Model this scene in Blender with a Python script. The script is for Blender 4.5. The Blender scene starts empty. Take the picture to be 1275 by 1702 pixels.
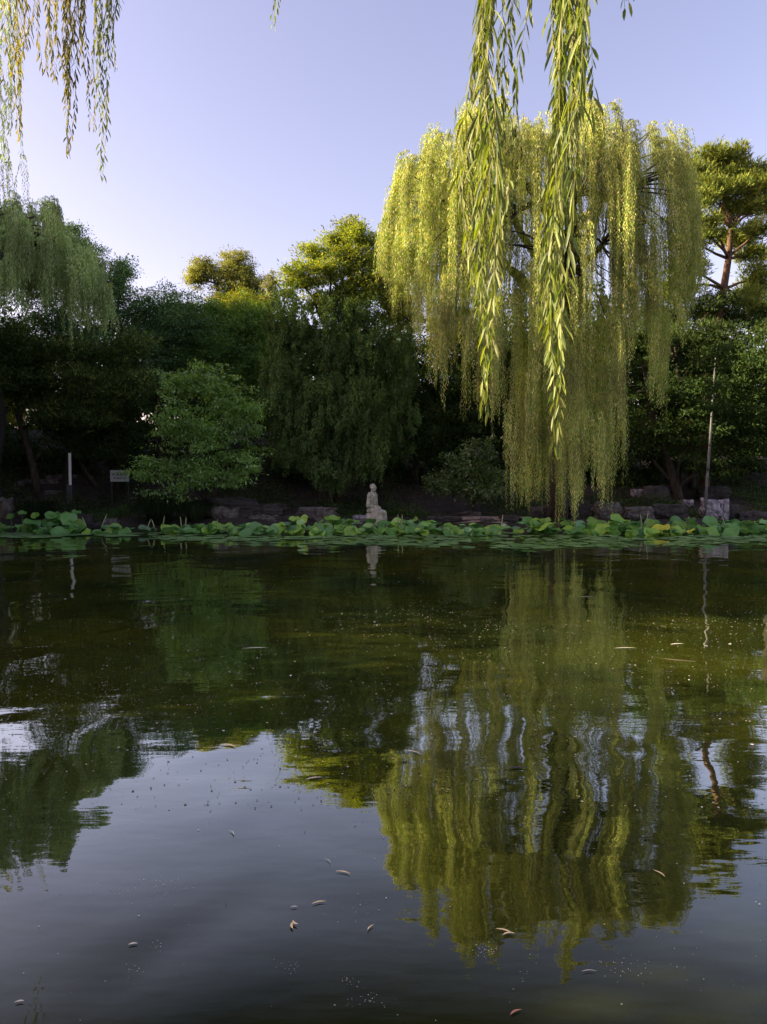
import bpy, bmesh, math, random
import numpy as np
from mathutils import Vector, Matrix, noise

# ------------------------------------------------------------------ camera, sky, sun, exposure
S = bpy.context.scene
COL = S.collection
F = 1182.0; CU, CV = 637.5, 851.0; CAMZ = 1.65; PITCH = math.radians(2.8)
cam = bpy.data.cameras.new("camera")
cam.sensor_fit = 'VERTICAL'; cam.sensor_height = 24.0; cam.lens = 24.0 * F / 1702.0
cam.clip_start = 0.05; cam.clip_end = 3000
camo = bpy.data.objects.new("camera", cam); COL.objects.link(camo)
camo.location = (0, 0, CAMZ); camo.rotation_euler = (math.radians(90) - PITCH, 0, 0)
S.camera = camo

SUN_EL = math.radians(21); SUN_AZ = math.radians(3)      # azimuth: from the left (-x), turned a little behind the camera
sdir = Vector((-math.cos(SUN_AZ) * math.cos(SUN_EL), -math.sin(SUN_AZ) * math.cos(SUN_EL), math.sin(SUN_EL)))
world = bpy.data.worlds.new("World"); S.world = world; world.use_nodes = True
nt = world.node_tree; nt.nodes.clear()
sky = nt.nodes.new('ShaderNodeTexSky'); sky.sky_type = 'NISHITA'; sky.sun_disc = False
sky.sun_elevation = SUN_EL; sky.sun_rotation = math.atan2(sdir.x, sdir.y)
sky.air_density = 1.0; sky.dust_density = 2.2; sky.ozone_density = 1.0
tint = nt.nodes.new('ShaderNodeMix'); tint.data_type = 'RGBA'; tint.blend_type = 'MULTIPLY'; tint.inputs[0].default_value = 1
tint.inputs[7].default_value = (1.31, 0.95, 0.95, 1)
bg = nt.nodes.new('ShaderNodeBackground'); bg.inputs[1].default_value = 0.110
wo = nt.nodes.new('ShaderNodeOutputWorld')
nt.links.new(sky.outputs[0], tint.inputs[6]); nt.links.new(tint.outputs[2], bg.inputs[0]); nt.links.new(bg.outputs[0], wo.inputs[0])
sun = bpy.data.lights.new("sun", 'SUN'); sun.energy = 5.0; sun.angle = math.radians(0.5); sun.color = (1.0, 0.85, 0.52)
suno = bpy.data.objects.new("sun", sun); COL.objects.link(suno)
suno.rotation_euler = sdir.to_track_quat('Z', 'Y').to_euler(); suno.location = (-30, -5, 20)
S.view_settings.view_transform = 'Standard'; S.view_settings.look = 'None'
S.view_settings.exposure = 1.66; S.view_settings.gamma = 1.0
S.cycles.max_bounces = 6; S.cycles.diffuse_bounces = 3; S.cycles.glossy_bounces = 3
S.cycles.transmission_bounces = 3; S.cycles.transparent_max_bounces = 4
S.cycles.caustics_reflective = False; S.cycles.caustics_refractive = False

# ------------------------------------------------------------------ helpers
def P(u, v, Y):
    """point at world distance Y in the direction of photo pixel (u, v)"""
    a = (u - CU) / F; b = (CV - v) / F
    d = Vector((a, math.cos(PITCH) + b * math.sin(PITCH), -math.sin(PITCH) + b * math.cos(PITCH)))
    t = Y / d.y
    return Vector((d.x * t, Y, CAMZ + d.z * t))
def WZ(u, v):
    """point on the water surface seen at (u, v)"""
    a = (u - CU) / F; b = (CV - v) / F
    d = Vector((a, math.cos(PITCH) + b * math.sin(PITCH), -math.sin(PITCH) + b * math.cos(PITCH)))
    t = -CAMZ / d.z
    return Vector((d.x * t, d.y * t, 0))
def sstep(a, b, x):
    t = min(1, max(0, (x - a) / (b - a))); return t * t * (3 - 2 * t)

def tag(o, label=None, cat=None, group=None, kind=None):
    if label: o['label'] = label
    if cat: o['category'] = cat
    if group: o['group'] = group
    if kind: o['kind'] = kind
    return o
def thing(name, loc, label, cat, group=None, rz=0):
    o = bpy.data.objects.new(name, None); COL.objects.link(o)
    o.location = loc; o.rotation_euler = (0, 0, rz); o.empty_display_size = 0.2
    return tag(o, label, cat, group)
def link(name, me, mats, parent=None, keep_world=True):
    o = bpy.data.objects.new(name, me); COL.objects.link(o)
    if mats is not None:
        me.materials.clear()
        for m in (mats if isinstance(mats, (list, tuple)) else [mats]): me.materials.append(m)
    if parent is not None:
        o.parent = parent
        if keep_world:
            mw = Matrix.LocRotScale(parent.location, parent.rotation_euler, parent.scale)
            o.matrix_parent_inverse = mw.inverted()
    return o
def smooth(me):
    me.polygons.foreach_set('use_smooth', [True] * len(me.polygons)); return me
def np_mesh(name, V, faces_per, nv):
    """V (N, nv, 3) islands; faces_per list of index tuples, the same in each island"""
    N = V.shape[0]
    me = bpy.data.meshes.new(name)
    k = len(faces_per[0]); fp = np.array(faces_per, dtype=np.int32)
    idx = (fp[None] + (np.arange(N, dtype=np.int32) * nv)[:, None, None]).reshape(-1)
    nf = N * len(faces_per)
    me.vertices.add(N * nv); me.vertices.foreach_set('co', V.reshape(-1).astype(np.float32))
    me.loops.add(nf * k); me.loops.foreach_set('vertex_index', idx)
    me.polygons.add(nf)
    me.polygons.foreach_set('loop_start', np.arange(0, nf * k, k, dtype=np.int32))
    me.polygons.foreach_set('loop_total', np.full(nf, k, dtype=np.int32))
    me.update(calc_edges=True)
    return me
def norm(a):
    return a / np.maximum(np.linalg.norm(a, axis=-1, keepdims=True), 1e-9)
def leaf_mesh(name, pos, dr, up, L, W, bend=False):
    """leaves as pointed quads (far) or bent six-sided blades (near)"""
    dr = norm(dr); sd = norm(np.cross(dr, up)); nm = np.cross(sd, dr)
    L = L[:, None]; W = W[:, None]
    if not bend:
        v0 = pos; v1 = pos + dr * L * .42 + sd * W * .5; v2 = pos + dr * L; v3 = pos + dr * L * .42 - sd * W * .5
        V = np.stack([v0, v1, v2, v3], 1)
        return np_mesh(name, V, [(0, 1, 2, 3)], 4)
    d2 = norm(dr + np.array([0, 0, -.35])[None]); d3 = norm(dr + np.array([0, 0, -.8])[None])
    a = pos; b = a + dr * L * .33; c = b + d2 * L * .35; d = c + d3 * L * .32
    fold = nm * W * .18
    V = np.stack([a, b + sd * W * .42 + fold, b, b - sd * W * .42 + fold,
                  c + sd * W * .40 + fold, c, c - sd * W * .40 + fold, d], 1)
    F4 = [(0, 1, 2, 2), (0, 2, 3, 3)]
    # all quads: use degenerate-free split
    V8 = V
    me = bpy.data.meshes.new(name); N = len(pos)
    tri = [(0, 1, 2), (0, 2, 3), (1, 4, 5), (1, 5, 2), (2, 5, 6), (2, 6, 3), (4, 7, 5), (5, 7, 6)]
    me = np_mesh(name, V8, tri, 8)
    return smooth(me)

def tube_mesh(paths, sides=7):
    """paths: list of (points, radii) -> one mesh"""
    vs = []; fs = []
    for pts, rad in paths:
        pts = [Vector(p) for p in pts]; base = len(vs); n = len(pts)
        prev = None
        for i, p in enumerate(pts):
            t = (pts[min(i + 1, n - 1)] - pts[max(i - 1, 0)]).normalized()
            ref = prev if prev is not None else (Vector((1, 0, 0)) if abs(t.x) < .8 else Vector((0, 1, 0)))
            b = t.cross(ref).normalized(); a = b.cross(t).normalized(); prev = a
            for k in range(sides):
                an = 2 * math.pi * k / sides
                vs.append(p + (a * math.cos(an) + b * math.sin(an)) * rad[i])
        for i in range(n - 1):
            for k in range(sides):
                k2 = (k + 1) % sides
                fs.append((base + i * sides + k, base + i * sides + k2, base + (i + 1) * sides + k2, base + (i + 1) * sides + k))
        fs.append(tuple(base + k for k in range(sides))[::-1]); fs.append(tuple(base + (n - 1) * sides + k for k in range(sides)))
    me = bpy.data.meshes.new('tube'); me.from_pydata(vs, [], fs); me.update(); return smooth(me)
def curvy(a, b, rng, n=6, wob=.08, sag=0.0):
    a = Vector(a); b = Vector(b); L = (b - a).length; pts = []
    ph = rng.uniform(0, 6.28)
    for i in range(n + 1):
        t = i / n; p = a.lerp(b, t); s = math.sin(math.pi * t)
        p += Vector((math.sin(t * 5 + ph), math.cos(t * 4 + ph), math.sin(t * 3 + ph * 2) * .5)) * wob * L * s
        p.z += sag * L * s
        pts.append(p)
    return pts

# ------------------------------------------------------------------ materials
def new_mat(name):
    m = bpy.data.materials.new(name); m.use_nodes = True; t = m.node_tree; t.nodes.clear()
    o = t.nodes.new('ShaderNodeOutputMaterial'); return m, t, o
def leaf_mat(name, cols, trans=.4, tcol=None, gloss=0.0, rough=.4):
    m, t, o = new_mat(name); N = t.nodes.new; Lk = t.links.new
    g = N('ShaderNodeNewGeometry'); r = N('ShaderNodeValToRGB'); Lk(g.outputs['Random Per Island'], r.inputs[0])
    el = r.color_ramp.elements
    for i, c in enumerate(cols):
        p = i / (len(cols) - 1)
        if i < 2: e = el[i]; e.position = p
        else: e = el.new(p)
        e.color = (*c, 1)
    for i, e in enumerate(sorted(el, key=lambda e: e.position)): e.color = (*cols[i], 1)
    nz = N('ShaderNodeTexNoise'); nz.inputs['Scale'].default_value = 0.9; nz.inputs['Detail'].default_value = 2
    tc = N('ShaderNodeTexCoord'); Lk(tc.outputs['Object'], nz.inputs['Vector'])
    hs = N('ShaderNodeHueSaturation'); mr = N('ShaderNodeMapRange'); mr.inputs[1].default_value = .3; mr.inputs[2].default_value = .7
    mr.inputs[3].default_value = .62; mr.inputs[4].default_value = 1.38
    Lk(nz.outputs[0], mr.inputs[0]); Lk(mr.outputs[0], hs.inputs['Value']); Lk(r.outputs[0], hs.inputs['Color'])
    d = N('ShaderNodeBsdfDiffuse'); Lk(hs.outputs[0], d.inputs[0])
    out = d.outputs[0]
    if trans > 0:
        tr = N('ShaderNodeBsdfTranslucent'); mx = N('ShaderNodeMix'); mx.data_type = 'RGBA'; mx.blend_type = 'MULTIPLY'; mx.inputs[0].default_value = 1
        mx.inputs[7].default_value = (*(tcol or (1.9, 1.6, .35)), 1); mx.clamp_result = False
        Lk(hs.outputs[0], mx.inputs[6]); Lk(mx.outputs[2], tr.inputs[0])
        s = N('ShaderNodeMixShader'); s.inputs[0].default_value = trans; Lk(d.outputs[0], s.inputs[1]); Lk(tr.outputs[0], s.inputs[2]); out = s.outputs[0]
    if gloss > 0:
        gl = N('ShaderNodeBsdfGlossy'); gl.inputs['Roughness'].default_value = rough; gl.inputs[0].default_value = (.9, .9, .9, 1)
        s2 = N('ShaderNodeMixShader'); s2.inputs[0].default_value = gloss; Lk(out, s2.inputs[1]); Lk(gl.outputs[0], s2.inputs[2]); out = s2.outputs[0]
    Lk(out, o.inputs[0]); return m
def rough_mat(name, c1, c2, scale=4, rough=.9, bump=.3, c3=None, stretch=(1, 1, 1), bdist=.03):
    m, t, o = new_mat(name); N = t.nodes.new; Lk = t.links.new
    tc = N('ShaderNodeTexCoord'); mp = N('ShaderNodeMapping'); mp.inputs['Scale'].default_value = stretch
    Lk(tc.outputs['Object'], mp.inputs[0])
    nz = N('ShaderNodeTexNoise'); nz.inputs['Scale'].default_value = scale; nz.inputs['Detail'].default_value = 8; nz.inputs['Roughness'].default_value = .65
    Lk(mp.outputs[0], nz.inputs['Vector'])
    r = N('ShaderNodeValToRGB'); r.color_ramp.elements[0].position = .35; r.color_ramp.elements[1].position = .65
    r.color_ramp.elements[0].color = (*c1, 1); r.color_ramp.elements[1].color = (*c2, 1)
    if c3: e = r.color_ramp.elements.new(.8); e.color = (*c3, 1)
    Lk(nz.outputs[0], r.inputs[0])
    p = N('ShaderNodeBsdfPrincipled'); p.inputs['Roughness'].default_value = rough; Lk(r.outputs[0], p.inputs['Base Color'])
    b = N('ShaderNodeBump'); b.inputs['Strength'].default_value = bump; b.inputs['Distance'].default_value = bdist
    Lk(nz.outputs[0], b.inputs['Height']); Lk(b.outputs[0], p.inputs['Normal']); Lk(p.outputs[0], o.inputs[0]); return m

M = {}
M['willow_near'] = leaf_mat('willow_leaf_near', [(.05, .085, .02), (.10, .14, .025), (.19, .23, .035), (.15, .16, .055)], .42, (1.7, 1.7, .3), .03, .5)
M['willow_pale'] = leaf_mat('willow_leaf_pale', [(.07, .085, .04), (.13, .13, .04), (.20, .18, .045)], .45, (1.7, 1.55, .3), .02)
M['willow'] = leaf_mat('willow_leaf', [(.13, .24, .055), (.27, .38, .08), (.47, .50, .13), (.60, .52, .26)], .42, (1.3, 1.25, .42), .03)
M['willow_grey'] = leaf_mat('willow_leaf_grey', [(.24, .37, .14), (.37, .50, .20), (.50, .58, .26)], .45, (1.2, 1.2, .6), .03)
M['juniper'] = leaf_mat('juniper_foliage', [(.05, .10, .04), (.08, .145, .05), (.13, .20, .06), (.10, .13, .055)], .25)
M['junilit'] = leaf_mat('sunlit_juniper_foliage', [(.10, .17, .045), (.18, .26, .06), (.32, .38, .075), (.20, .21, .07)], .38)  # lighter juniper copy: sunlight on the top is put into its colour
M['broad'] = leaf_mat('broad_leaf', [(.08, .16, .055), (.12, .23, .07), (.17, .28, .075)], .38)
M['blue'] = leaf_mat('dark_cool_leaf', [(.07, .14, .075), (.11, .20, .095), (.16, .26, .11)], .35)
M['maple'] = leaf_mat('maple_leaf', [(.12, .24, .07), (.19, .34, .085), (.27, .44, .10)], .4, None, .05)
M['gold'] = leaf_mat('golden_cypress_foliage', [(.14, .18, .06), (.22, .25, .08), (.30, .31, .10)], .3)
M['pine'] = leaf_mat('pine_needle', [(.10, .15, .045), (.17, .23, .055), (.30, .33, .08)], .25)
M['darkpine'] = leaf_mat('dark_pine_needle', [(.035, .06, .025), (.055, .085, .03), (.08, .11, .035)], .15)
M['midpine'] = leaf_mat('sun_tipped_pine_needle', [(.035, .07, .03), (.055, .10, .035), (.08, .13, .045), (.28, .32, .09)], .15)  # last yellow stands for sun on the bough tips
M['dark'] = leaf_mat('shaded_leaf', [(.026, .05, .02), (.042, .075, .026), (.07, .11, .035)], .25)  # leaf colour lowered to stand in for shade under the trees
M['shrub'] = leaf_mat('shrub_leaf', [(.06, .12, .04), (.10, .17, .05), (.15, .22, .06)], .3, None, .05)
M['bright'] = leaf_mat('sunlit_leaf', [(.12, .16, .03), (.19, .22, .04), (.26, .26, .05)], .4)  # yellow of sunlit foliage, put into the leaf colour
M['sedge'] = leaf_mat('sedge_blade', [(.015, .025, .01), (.03, .045, .018)], .15)
M['bark'] = rough_mat('dark_bark', (.02, .016, .012), (.07, .055, .04), 9, .95, .6, stretch=(1, 1, .25))
M['shadebark'] = rough_mat('shaded_bark', (.008, .007, .006), (.022, .018, .015), 9, .95, .6, stretch=(1, 1, .25))  # darker bark copy: shade on the edge trunks is put into the colour
M['pinebark'] = rough_mat('red_pine_bark', (.05, .028, .018), (.17, .09, .05), 9, .9, .7, stretch=(1, 1, .35))
M['twig'] = rough_mat('yellow_brown_twig', (.14, .14, .05), (.27, .24, .09), 20, .7, .2)
M['rock'] = rough_mat('grey_rock', (.03, .026, .024), (.15, .13, .12), 5.5, .92, 1.0, c3=(.30, .27, .25))
M['darkrock'] = rough_mat('dark_rock', (.012, .011, .011), (.055, .048, .044), 4.5, .92, 1.0, c3=(.13, .115, .105))
M['palerock'] = rough_mat('pale_pitted_rock', (.05, .048, .06), (.42, .39, .43), 6.5, .9, 1.0, c3=(.52, .48, .52), bdist=.06)
M['statue'] = rough_mat('weathered_carved_stone', (.24, .22, .17), (.56, .52, .43), 9, .85, .5, c3=(.68, .64, .54), bdist=.01)

# ------------------------------------------------------------------ ground, pond bed and banks
def bank_far(x): return 22.35 + .35 * math.sin(x * .55 + 1) + .2 * math.sin(x * 1.7)
def bank_left(y): return -8.2 - 4.6 * sstep(5.5, 9.5, y) + .2 * math.sin(y)
def height(x, y):
    dfar = y - bank_far(x); dl = bank_left(y) - x; dr = x - 14.5; dn = 0.75 + .1 * math.sin(x * 2) - y
    d = max(dfar, dl, dr, dn)
    if d < 0: return -0.6 * min(1, -d / .9) - .02
    h = .02 + .30 * sstep(0, .7, d)
    if dfar > 0:
        hill = 3.5 if x < -6 else 3.5 - 1.2 * sstep(-6, 0, x)
        h += hill * sstep(1.6, 11, dfar) * (1 if y < 60 else 1)
    if y > .75 or abs(x) > 2: h += .05 * noise.noise(Vector((x * .9, y * .9, 0)))
    return h
def axis(lo, hi, fine_lo, fine_hi, fine, coarse):
    a = []; v = lo
    while v < hi:
        a.append(v); 
        if fine_lo <= v < fine_hi: v += fine
        else: v += min(coarse, max(fine, .18 * min(abs(v - fine_lo), abs(v - fine_hi)) + fine))
    a.append(hi); return a
xs = axis(-260, 260, -18, 18, .4, 30); ys = axis(-60, 500, 0, 36, .4, 40)
gv = [(x, y, height(x, y)) for y in ys for x in xs]; nx = len(xs)
gf = [(j * nx + i, j * nx + i + 1, (j + 1) * nx + i + 1, (j + 1) * nx + i) for j in range(len(ys) - 1) for i in range(nx - 1)]
me = bpy.data.meshes.new('ground'); me.from_pydata(gv, [], gf); smooth(me)
M['soil'] = rough_mat('leaf_littered_soil', (.014, .011, .009), (.04, .030, .022), 2.2, .98, .6, c3=(.07, .05, .035))  # soil colour lowered to deepen the shade on the hill
tag(link('ground', me, M['soil']), kind='structure')

# water
m, t, o = new_mat('pond_water'); N = t.nodes.new; Lk = t.links.new
fr = N('ShaderNodeFresnel'); fr.inputs[0].default_value = 1.33
inv = N('ShaderNodeMath'); inv.operation = 'SUBTRACT'; inv.inputs[0].default_value = 1; sb = N('ShaderNodeMath'); sb.operation = 'SUBTRACT'; sb.inputs[1].default_value = .035; sb.use_clamp = True; Lk(fr.outputs[0], sb.inputs[0]); Lk(sb.outputs[0], inv.inputs[1])
pw = N('ShaderNodeMath'); pw.operation = 'POWER'; pw.inputs[1].default_value = 11.0; Lk(inv.outputs[0], pw.inputs[0])
inv2 = N('ShaderNodeMath'); inv2.operation = 'SUBTRACT'; inv2.inputs[0].default_value = 1; Lk(pw.outputs[0], inv2.inputs[1])
gl = N('ShaderNodeBsdfGlossy'); gl.inputs['Roughness'].default_value = .012; gl.inputs[0].default_value = (.70, .73, .72, 1)
df = N('ShaderNodeBsdfDiffuse')
gc = N('ShaderNodeMix'); gc.data_type = 'RGBA'; gc.inputs[6].default_value = (0, 0, 0, 1); gc.inputs[7].default_value = (.68, .71, .67, 1)
Lk(inv2.outputs[0], gc.inputs[0]); Lk(gc.outputs[2], gl.inputs[0])
mx = N('ShaderNodeAddShader'); Lk(df.outputs[0], mx.inputs[0]); Lk(gl.outputs[0], mx.inputs[1]); Lk(mx.outputs[0], o.inputs[0])
tc = N('ShaderNodeTexCoord')
n0 = N('ShaderNodeTexNoise'); n0.inputs['Scale'].default_value = .5; n0.inputs['Detail'].default_value = 5; Lk(tc.outputs['Object'], n0.inputs['Vector'])
cr = N('ShaderNodeValToRGB'); cr.color_ramp.elements[0].position = .35; cr.color_ramp.elements[1].position = .7
cr.color_ramp.elements[0].color = (.005, .009, .003, 1); cr.color_ramp.elements[1].color = (.025, .026, .0026, 1)
Lk(n0.outputs[0], cr.inputs[0]); Lk(cr.outputs[0], df.inputs[0])
def wave(scale, stretch, dist, det=2, distort=0):
    mp = N('ShaderNodeMapping'); mp.inputs['Scale'].default_value = stretch; Lk(tc.outputs['Object'], mp.inputs[0])
    nn = N('ShaderNodeTexNoise'); nn.inputs['Scale'].default_value = scale; nn.inputs['Detail'].default_value = det; nn.inputs['Distortion'].default_value = distort
    Lk(mp.outputs[0], nn.inputs['Vector'])
    ml = N('ShaderNodeMath'); ml.operation = 'MULTIPLY'; ml.inputs[1].default_value = dist; Lk(nn.outputs[0], ml.inputs[0]); return ml
w1 = wave(.9, (1, 1.0, 1), .018, 1, .6); w2 = wave(3.0, (1, 1.8, 1), .0013, 2); w3 = wave(9, (.6, 2.2, 1), .0003, 2)
a1 = N('ShaderNodeMath'); a1.operation = 'ADD'; Lk(w1.outputs[0], a1.inputs[0]); Lk(w2.outputs[0], a1.inputs[1])
a2 = N('ShaderNodeMath'); a2.operation = 'ADD'; Lk(a1.outputs[0], a2.inputs[0]); Lk(w3.outputs[0], a2.inputs[1])
bp = N('ShaderNodeBump'); bp.inputs['Strength'].default_value = 1; bp.inputs['Distance'].default_value = 1.0; Lk(a2.outputs[0], bp.inputs['Height'])
for n_ in (fr, gl): Lk(bp.outputs[0], n_.inputs['Normal'])
M['water'] = m
me = bpy.data.meshes.new('pond_water')
me.from_pydata([(-30, .3, 0), (30, .3, 0), (30, 24, 0), (-30, 24, 0)], [], [(0, 1, 2, 3)])
tag(link('pond_water', me, M['water']), kind='structure')

def ground_y(u, v, lo=22.6, hi=34):
    Y = lo
    while Y < hi:
        p = P(u, v, Y)
        if p.z <= height(p.x, Y): return Y
        Y += .1
    return hi
# ------------------------------------------------------------------ trees
def gz(x, y): return max(height(x, y), 0.0)
def blob3(b, depth=None):
    u, v, ru, rv, Y = b[:5]; c = P(u, v, Y); k = Y / F
    return c, Vector((ru * k, (b[5] if len(b) > 5 else .8 * (ru + rv) / 2 * k), rv * k))
def crown(blobs, seed, L=.09, W=.045, lai=4.0, clump=.33, per=46, droop=.3, style='leaf', flat=.55, shell=2.3):
    rs = np.random.RandomState(seed); Ps, Ds, Us, Ls, Ws = [], [], [], [], []
    for c, r in blobs:
        c = np.array(c); r = np.array(r)
        A = math.pi * r[0] * r[2]; n = A * lai / (.5 * L * W); k = max(3, int(n / per))
        d = norm(rs.normal(size=(k, 3))); rad = rs.rand(k, 1) ** (1 / shell) * (1 + .13 * rs.normal(size=(k, 1)))
        cc = c + d * rad * r
        cs = clump * (.6 + .8 * rs.rand(k))
        m_ = np.maximum(6, (per * (.4 + 1.2 * rs.rand(k)))).astype(int)
        ci = np.repeat(np.arange(k), m_); n2 = len(ci)
        g = rs.normal(size=(n2, 3)) * .42; g[:, 2] *= flat
        p = cc[ci] + g * cs[ci][:, None]
        out = norm(d)[ci]
        if style == 'needle':
            dr = norm(g + .2 * rs.normal(size=(n2, 3)) + np.array([0, 0, .45]))
            p = cc[ci] + norm(g) * (cs[ci] * rs.rand(n2) ** .5)[:, None] * np.array([1, 1, flat])
            up = rs.normal(size=(n2, 3))
        elif style == 'drape':
            p = cc[ci] + g * cs[ci][:, None] * np.array([.45, .45, 2.2])
            dr = .5 * rs.normal(size=(n2, 3)) + .4 * out + np.array([0, 0, -1.0]); up = rs.normal(size=(n2, 3))
        else:
            dr = .8 * rs.normal(size=(n2, 3)) + .7 * norm(g) + .4 * out + np.array([0, 0, -droop])
            up = np.array([0, 0, 1.0]) + .65 * rs.normal(size=(n2, 3)) + .4 * out
        Ps.append(p); Ds.append(dr); Us.append(up)
        Ls.append(L * (.6 + .8 * rs.rand(n2))); Ws.append(W * (.6 + .8 * rs.rand(n2)))
    return leaf_mesh('crown', np.concatenate(Ps), np.concatenate(Ds), np.concatenate(Us), np.concatenate(Ls), np.concatenate(Ws))
def tree(name, label, cat, pxblobs, base_px, seed, mat, bark='bark', r0=.16, group=None, trunk_pts=None, world_blobs=None, nb=None, **kw):
    rng = random.Random(seed)
    bl = world_blobs or [blob3(b) for b in pxblobs]
    if isinstance(base_px, tuple) and len(base_px) == 2 and trunk_pts is None:
        u, Y = base_px; x = (u - CU) / F * Y; base = Vector((x, Y, gz(x, Y)))
    else: base = Vector(base_px) if trunk_pts is None else Vector(trunk_pts[0])
    root = thing(name, base, label, cat, group)
    top = max(bl, key=lambda b: b[0].z)[0]
    if trunk_pts is None:
        tp = curvy(base - Vector((0, 0, .15)), top, rng, 9, .03)
    else: tp = [Vector(p) for p in trunk_pts]; tp[0] = tp[0] - Vector((0, 0, .15))
    n = len(tp); paths = [(tp, [r0 * (1 - .8 * i / (n - 1)) for i in range(n)])]
    limbs = []
    for i, (c, r) in enumerate(bl):
        if nb and i >= nb: break
        j = max(1, min(n - 2, int(n * max(.15, (c.z - base.z) / max(.5, top.z - base.z) - .25))))
        a = tp[j]
        if (c - a).length < .3: continue
        rr = r0 * .42 * (1 - .5 * j / n)
        limbs.append((curvy(a, c, rng, 6, .06, .05), [rr * (1 - .75 * q / 6) for q in range(7)]))
        for q in range(5):
            e = c + Vector((rng.uniform(-1, 1) * r.x, rng.uniform(-1, 1) * r.y, rng.uniform(-.8, .8) * r.z)) * .85
            s = limbs[-1][0][-2 - (q % 2)] if q else c
            limbs.append((curvy(s, e, rng, 4, .08), [rr * .3 * (1 - .7 * w / 4) for w in range(5)]))
    link('trunk', tube_mesh(paths, 9), M[bark], root)
    if limbs: link('limbs', tube_mesh(limbs, 5), M[bark], root)
    link('crown', crown(bl, seed, **kw), M[mat], root)
    return root

# --- the far bank, left to right
tree('broadleaf_tree', 'dense dark green tree rising behind the left weeping willow', 'tree',
     [(120, 405, 34, 34, 27.5), (140, 450, 45, 50, 27.5), (60, 440, 60, 60, 27.5), (100, 540, 70, 50, 27.5)], (110, 27.5), 1, 'blue', lai=5)
tree('broadleaf_tree', 'thin airy dark tree against the sky just right of the left willow', 'tree',
     [(200, 465, 26, 38, 27.5), (212, 510, 40, 35, 27.5), (180, 500, 34, 60, 27.5), (204, 445, 22, 22, 27.5), (170, 580, 60, 50, 27.5)], (195, 27.5), 2, 'blue', lai=3.2, r0=.12)
tree('pine_tree', 'dark pine with flat boughs and tips coloured as if sunlit below the left willow', 'tree',
     [(70, 600, 55, 26, 25.5), (130, 588, 50, 22, 25.2), (200, 585, 40, 20, 25), (228, 572, 28, 22, 25), (150, 635, 85, 28, 25.5),
      (50, 650, 60, 26, 26), (215, 640, 55, 30, 25.5), (120, 690, 90, 26, 26), (20, 560, 40, 30, 26)], (62, 26.8), 3, 'midpine',
     L=.15, W=.03, lai=5, clump=.26, per=50, style='needle', flat=.7)
tree('broadleaf_tree', 'tall dark bluish green tree beneath the sky between the willow and the golden cypress', 'tree',
     [(278, 515, 44, 40, 28), (245, 545, 40, 45, 28), (300, 555, 55, 50, 28), (262, 600, 60, 60, 28), (230, 640, 45, 50, 28)], (265, 28), 4, 'blue', lai=5.5)
tree('broadleaf_tree', 'broad round-topped mid green tree in front of the golden cypress', 'tree',
     [(370, 545, 65, 48, 29), (425, 535, 48, 38, 29), (330, 530, 45, 35, 29), (345, 590, 80, 50, 28.5), (430, 590, 55, 55, 29), (400, 640, 60, 50, 29)], (390, 29), 5, 'broad', lai=6)
tree('cypress_tree', 'golden round-headed cypress standing high behind the mid green tree', 'tree',
     [(340, 448, 28, 24, 39), (326, 462, 18, 20, 39), (392, 440, 28, 26, 39), (398, 465, 34, 28, 39), (422, 478, 22, 26, 39), (372, 492, 26, 20, 39)], None, 6, 'gold',
     trunk_pts=[Vector((-8.6, 39, 2.3)), P(375, 560, 39), P(366, 500, 39), P(360, 472, 39), P(385, 440, 39)], L=.09, W=.05, lai=7, clump=.34, per=70, r0=.2)
tree('cypress_tree', 'small pale brownish tree top right of the golden cypress', 'tree',
     [(452, 470, 16, 18, 37), (448, 498, 20, 24, 37)], (452, 37), 7, 'gold', L=.09, W=.05, lai=3.2, clump=.25)
tree('broadleaf_tree', 'tree top with sunlit yellow green put into its leaves under the golden cypress', 'tree',
     [(405, 500, 34, 20, 34), (435, 510, 25, 18, 34), (380, 520, 30, 22, 34)], (405, 34), 8, 'bright', lai=3.5)
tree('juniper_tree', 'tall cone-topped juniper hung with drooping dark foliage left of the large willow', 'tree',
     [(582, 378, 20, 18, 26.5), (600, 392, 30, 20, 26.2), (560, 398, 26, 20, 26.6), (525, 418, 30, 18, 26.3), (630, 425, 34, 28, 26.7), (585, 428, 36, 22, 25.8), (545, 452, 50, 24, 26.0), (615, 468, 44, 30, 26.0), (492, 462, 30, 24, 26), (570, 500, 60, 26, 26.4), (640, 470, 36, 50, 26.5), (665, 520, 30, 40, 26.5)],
     (560, 26.5), 9, 'junilit', L=.11, W=.04, lai=7.5, clump=.30, per=70, r0=.28, droop=.1)
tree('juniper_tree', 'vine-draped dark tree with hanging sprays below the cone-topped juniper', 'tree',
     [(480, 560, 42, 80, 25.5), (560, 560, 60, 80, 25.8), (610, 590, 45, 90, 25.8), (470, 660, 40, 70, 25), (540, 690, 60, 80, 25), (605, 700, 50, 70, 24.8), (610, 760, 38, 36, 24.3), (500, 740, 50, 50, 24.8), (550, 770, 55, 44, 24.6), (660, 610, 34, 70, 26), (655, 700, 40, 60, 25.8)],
     (545, 25.8), 10, 'juniper', L=.10, W=.04, lai=6, clump=.24, per=60, style='drape', r0=.2)
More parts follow.
